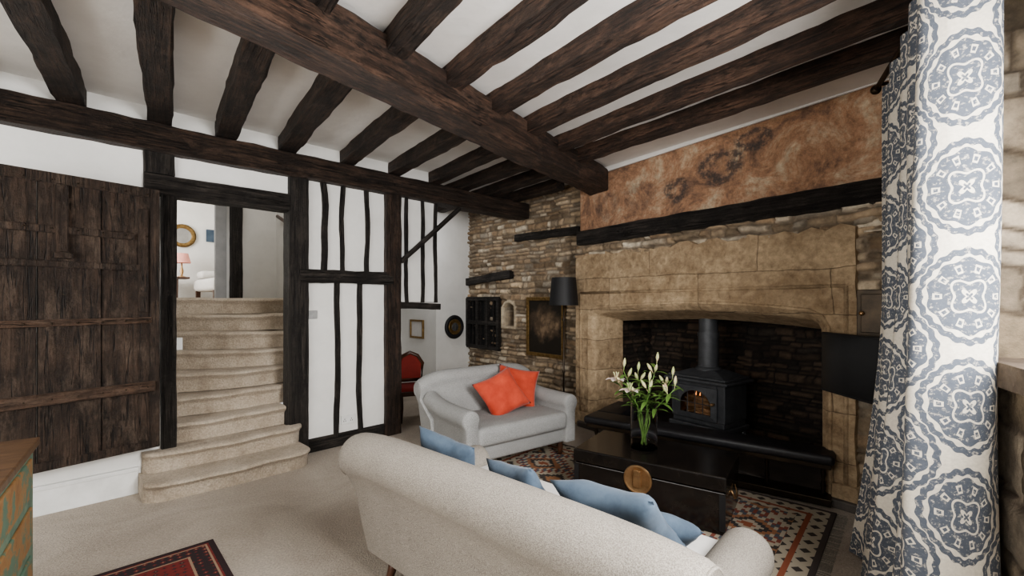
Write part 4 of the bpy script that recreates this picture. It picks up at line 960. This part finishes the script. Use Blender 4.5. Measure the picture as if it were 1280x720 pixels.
picture('framed_picture', LF @ T(1.495, 1.9, 0.98) @ RZ(-90), 0.38, 0.30, 0.03, M_gold, M_white_seat, 'small pale picture in thin gilt frame')
cm = empty('convex_mirror', LF @ T(1.84, 1.395, 1.02), 'round black framed convex mirror on white wall', 'mirror')
mb = MB(); mb.lathe([(0.11, 0), (0.18, 0.0), (0.19, 0.02), (0.17, 0.045), (0.12, 0.03), (0.11, 0.01)], n=36, Mx=RX(90)); mb.obj('mirror_frame', M_black, parent=cm, smooth=True)
mb = MB(); mb.lathe([(0.115, 0.005), (0.112, 0.02), (0.08, 0.032), (0.04, 0.038), (0.005, 0.04)], n=36, Mx=RX(90)); mb.obj('mirror_glass', M_mirror, parent=cm, smooth=True)
mb = MB(); mb.lathe([(0.125, 0.028), (0.122, 0.038), (0.112, 0.034)], n=36, Mx=RX(90)); mb.obj('gilt_ring', M_gold, parent=cm, smooth=True)
bw = empty('window_3', RF @ T(0.83, -0.04, 1.09), 'dark barred shutter opening in the stone wall', None); bw['kind'] = 'structure'
mb = MB(); mb.box(-0.40, 0.40, 0.0, 0.02, -0.37, 0.37); mb.obj('backing', M_black, parent=bw)
mb = MB()
for x in (-0.40, -0.13, 0.13, 0.40): mb.box(x - 0.03, x + 0.03, -0.05, 0.01, -0.39, 0.39)
for z in (-0.38, 0.0, 0.38): mb.box(-0.42, 0.42, -0.045, 0.01, z - 0.03, z + 0.03)
for k in range(8): mb.box(-0.38 + k * 0.108, -0.365 + k * 0.108, -0.03, 0.0, -0.37, 0.37)
mb.obj('bars', M_black_oak, parent=bw, bevel=0.004)
# red chair
CF = frame(-1.215, 5.55, 0.92, 0.38) @ Matrix.Diagonal((0.78, 0.85, 0.87, 1))
ch = empty('side_chair', CF, 'antique wooden chair with red upholstered back', 'chair')
bp = [(-0.19, 0.52), (-0.20, 0.75), (-0.12, 0.86), (0.0, 0.91), (0.12, 0.86), (0.20, 0.75), (0.19, 0.52)]
mb = MB(); mb.tube([(a, 0.20, b_) for a, b_ in bp] + [(-0.19, 0.20, 0.52)], 0.030, 8); mb.obj('back_frame', M_walnut, parent=ch, smooth=True)
mb = MB(); mb.prism([(a * 0.9, 0.70 + (b_ - 0.70) * 0.92) for a, b_ in bp], 0.185, 0.215, 'y'); mb.obj('backrest', M_red_fabric, parent=ch, bevel=0.01)
mb = MB(); mb.box(-0.23, 0.23, -0.22, 0.22, 0.42, 0.48); mb.obj('seat', M_red_fabric, parent=ch, smooth=True, bevel=0.02, seg=3)
mb = MB(); mb.box(-0.22, 0.22, -0.21, 0.21, 0.36, 0.42); mb.obj('seat_frame', M_walnut, parent=ch, bevel=0.004)
for sx in (-1, 1):
    mb = MB(); mb.tube([(sx * 0.2, -0.19, 0), (sx * 0.19, -0.19, 0.2), (sx * 0.2, -0.19, 0.40)], [0.014, 0.02, 0.026], 8); mb.obj('leg', M_walnut, parent=ch, smooth=True)
    mb = MB(); mb.tube([(sx * 0.2, 0.24, 0), (sx * 0.19, 0.20, 0.3), (sx * 0.19, 0.20, 0.55)], [0.014, 0.02, 0.02], 8); mb.obj('leg', M_walnut, parent=ch, smooth=True)
# switch + socket
sw = empty('light_switch', LF @ T(-0.925, 0, 1.31), 'small brushed metal light switch', 'switch')
mb = MB(); mb.box(-0.04, 0.04, -0.01, 0, -0.04, 0.04); mb.obj('plate', M_silver, parent=sw, bevel=0.003)
mb = MB(); mb.box(-0.006, 0.006, -0.018, -0.01, -0.012, 0.012); mb.obj('toggle', M_silver, parent=sw)
so = empty('wall_socket', LF @ T(-0.58, 0, 0.25), 'white double electrical socket low on the wall', 'socket')
mb = MB(); mb.box(-0.07, 0.07, -0.012, 0, -0.043, 0.043); mb.obj('plate', M_white_plastic, parent=so, bevel=0.003)
for x in (-0.035, 0.035):
    mb = MB(); mb.box(x - 0.012, x - 0.007, -0.0135, -0.011, -0.02, -0.008); mb.box(x + 0.007, x + 0.012, -0.0135, -0.011, -0.02, -0.008); mb.box(x - 0.003, x + 0.003, -0.0135, -0.011, 0.0, 0.01)
    mb.obj('socket_hole', M_black, parent=so)

# ------------------------------------------------------------------ painted chest
HF = frame(-2.24, 2.16, 0.62, -0.78)
cab = empty('painted_chest_of_drawers', HF, 'rustic chest with worn green and ochre paint and brown wood top', 'chest of drawers')
mb = MB(); mb.box(0.0, 1.1, -0.5, 0.0, 0.765, 0.80); mb.obj('top', M_top, Mx=T(-0.01, 0.0, 0), parent=cab, bevel=0.006)
mb = MB(); mb.box(0.02, 1.05, -0.48, -0.02, 0.08, 0.765); mb.obj('body', M_green, parent=cab, bevel=0.006)
for z in (0.12, 0.34, 0.56):
    mb = MB(); mb.box(0.10, 0.97, -0.024, -0.010, z, z + 0.17); dwr = mb.obj('drawer', M_ochre, parent=cab, bevel=0.006)
for x in (0.05, 1.0):
    for y in (-0.45, -0.05):
        mb = MB(); mb.box(x - 0.03, x + 0.03, y - 0.03, y + 0.03, 0, 0.09); mb.obj('foot', M_green, parent=cab, bevel=0.004)

# ------------------------------------------------------------------ curtain (plan path of deep pleats, from far edge to the broad near fold)
plan = [(2.105, 2.62), (2.065, 2.46), (1.900, 2.33), (1.900, 2.19), (1.715, 2.06), (1.720, 1.94), (1.545, 1.81), (1.555, 1.72), (1.425, 1.63), (1.480, 1.545), (1.570, 1.485), (1.630, 1.51), (1.665, 1.60)]
P = [Vector((a, b_, 0)) for a, b_ in plan]
def crom(P, t):
    n = len(P) - 1; i = min(int(t), n - 1); f = t - i
    p0 = P[max(i - 1, 0)]; p1 = P[i]; p2 = P[i + 1]; p3 = P[min(i + 2, n)]
    return 0.5 * ((2 * p1) + (p2 - p0) * f + (2 * p0 - 5 * p1 + 4 * p2 - p3) * f * f + (3 * p1 - p0 - 3 * p2 + p3) * f ** 3)
cur = empty('curtain', T(1.75, 2.1, 0), 'full-length cream curtain with blue-grey medallion print', 'curtain')
NU, NV = 280, 80; HC = 2.66; nP = len(P) - 1
arcs = [0.0]; prevp = crom(P, 0)
for i in range(1, NU + 1):
    p = crom(P, nP * i / NU); arcs.append(arcs[-1] + (p - prevp).length); prevp = p
ic = int(NU * 9.35 / nP)
uoff = CW * (math.floor(arcs[ic] / CW) + 0.5) - arcs[ic]
mean_line = lambda s: Vector((2.10, 2.62, 0)).lerp(Vector((1.60, 1.51, 0)), s)
vs = []; fs = []; uvs = []
for i in range(NU + 1):
    s = i / NU; base = crom(P, nP * s); ml = mean_line(s)
    for j in range(NV + 1):
        v = j / NV; fl_ = max(0, (v - 0.45) / 0.55) ** 1.5
        kt = 0.70 if s < 0.5 else 0.70 + 0.24 * min(1, (s - 0.5) / 0.25)
        k = kt + (1 - kt) * v + 0.14 * fl_ * (1 - s)
        p = ml + (base - ml) * k
        p = p + Vector((0.03 * (1 - v) * (1 - s) - 0.16 * fl_ * (1 - s) ** 1.1, 0.0, 0))
        p = p + Vector((0.012 * math.sin(5 * v + 22 * s) * (0.3 + v), 0.014 * math.cos(4 * v + 26 * s) * (0.3 + v), 0))
        vs.append((p.x - 1.75, p.y - 2.1, HC * (1 - v) + 0.012)); uvs.append((arcs[i] + uoff, HC * (1 - v) + 0.206))
for i in range(NU):
    for j in range(NV):
        a = i * (NV + 1) + j; fs.append((a, a + 1, a + NV + 2, a + NV + 1))
me = bpy.data.meshes.new('curtain_panel'); me.from_pydata(vs, [], fs); me.update()
uvl = me.uv_layers.new(name='UVMap')
for lp_ in me.loops: uvl.data[lp_.index].uv = uvs[lp_.vertex_index]
me.materials.append(M_curtain); me.polygons.foreach_set('use_smooth', [True] * len(me.polygons))
o = bpy.data.objects.new('curtain_panel', me); link(o); o.parent = cur
PFr = frame(2.14, 2.66, -0.46, -0.90)
pole = empty('curtain_pole', PFr @ T(0, 0, 2.70), 'black iron curtain pole with ring finial', 'curtain pole')
mb = MB(); mb.tube([(-0.03, 0, 0), (2.9, 0, 0)], 0.014, 12); mb.obj('rod', M_bronze, parent=pole, smooth=True)
mb = MB(); mb.lathe([(0.012, 0), (0.026, 0.015), (0.028, 0.03), (0.016, 0.05), (0.003, 0.055)], n=16, Mx=T(-0.025, 0, 0) @ RY(-90)); mb.obj('finial', M_bronze, parent=pole, smooth=True)
for x in (0.02, 2.8):
    mb = MB(); mb.tube([(x, 0, 0), (x, 0.18, 0.0)], 0.01, 8); mb.obj('bracket', M_bronze, parent=pole)

# ------------------------------------------------------------------ camera, light
cam = bpy.data.cameras.new('camera'); cam.sensor_width = 36; cam.lens = 16.0; cam.shift_y = 15 / 1280; cam.clip_start = 0.05
co = bpy.data.objects.new('camera', cam); link(co); co.location = (0, 0, 1.45); co.rotation_euler = (math.radians(90), 0, 0); sc.camera = co

def area(name, loc, tgt, sx, sy, power, col=(1, 1, 1)):
    l = bpy.data.lights.new(name, 'AREA'); l.shape = 'RECTANGLE'; l.size = sx; l.size_y = sy; l.energy = power; l.color = col
    o = bpy.data.objects.new(name, l); link(o); o.location = loc
    dv = Vector(tgt) - Vector(loc); o.rotation_euler = dv.to_track_quat('-Z', 'Y').to_euler(); return o
p = BF @ Vector((2.85, -0.12, 1.6)); q = p + Vector((0.64, 0.767, 0.03)) 
area('back_window_fill', p, q, 3.0, 1.6, 110, (1.0, 0.98, 0.95))  # fill lamp added in the made-up window behind the camera
p = WF @ Vector((2.85, 0.12, 1.9)); q = p + Vector((-0.874, 0.62, -0.32))
area('side_window_daylight', p, q, 1.05, 1.2, 155, (1.0, 0.99, 0.98))
area('bedroom_fill', Lp(-2.8, 3.8, 2.6), Lp(-1.0, 4.6, 2.3), 1.2, 1.2, 60, (1, 0.99, 0.97))  # unseen area lamp added to brighten the upper room, no window there
area('stair_light', Lp(-1.3, 1.2, 3.5), Lp(-1.3, 1.2, 0), 0.8, 1.2, 10, (1, 0.97, 0.93))
area('end_light', Lp(0.9, 0.8, 2.7), Lp(1.5, 1.4, 1.0), 0.6, 0.6, 10, (0.99, 0.99, 1))
w = bpy.data.worlds.new('world'); sc.world = w; w.use_nodes = True
w.node_tree.nodes['Background'].inputs[0].default_value = (0.94, 0.96, 1.0, 1); w.node_tree.nodes['Background'].inputs[1].default_value = 1.2
sc.view_settings.view_transform = 'AgX'
try: sc.view_settings.look = 'AgX - Medium High Contrast'
except Exception: pass
sc.view_settings.exposure = 0.12
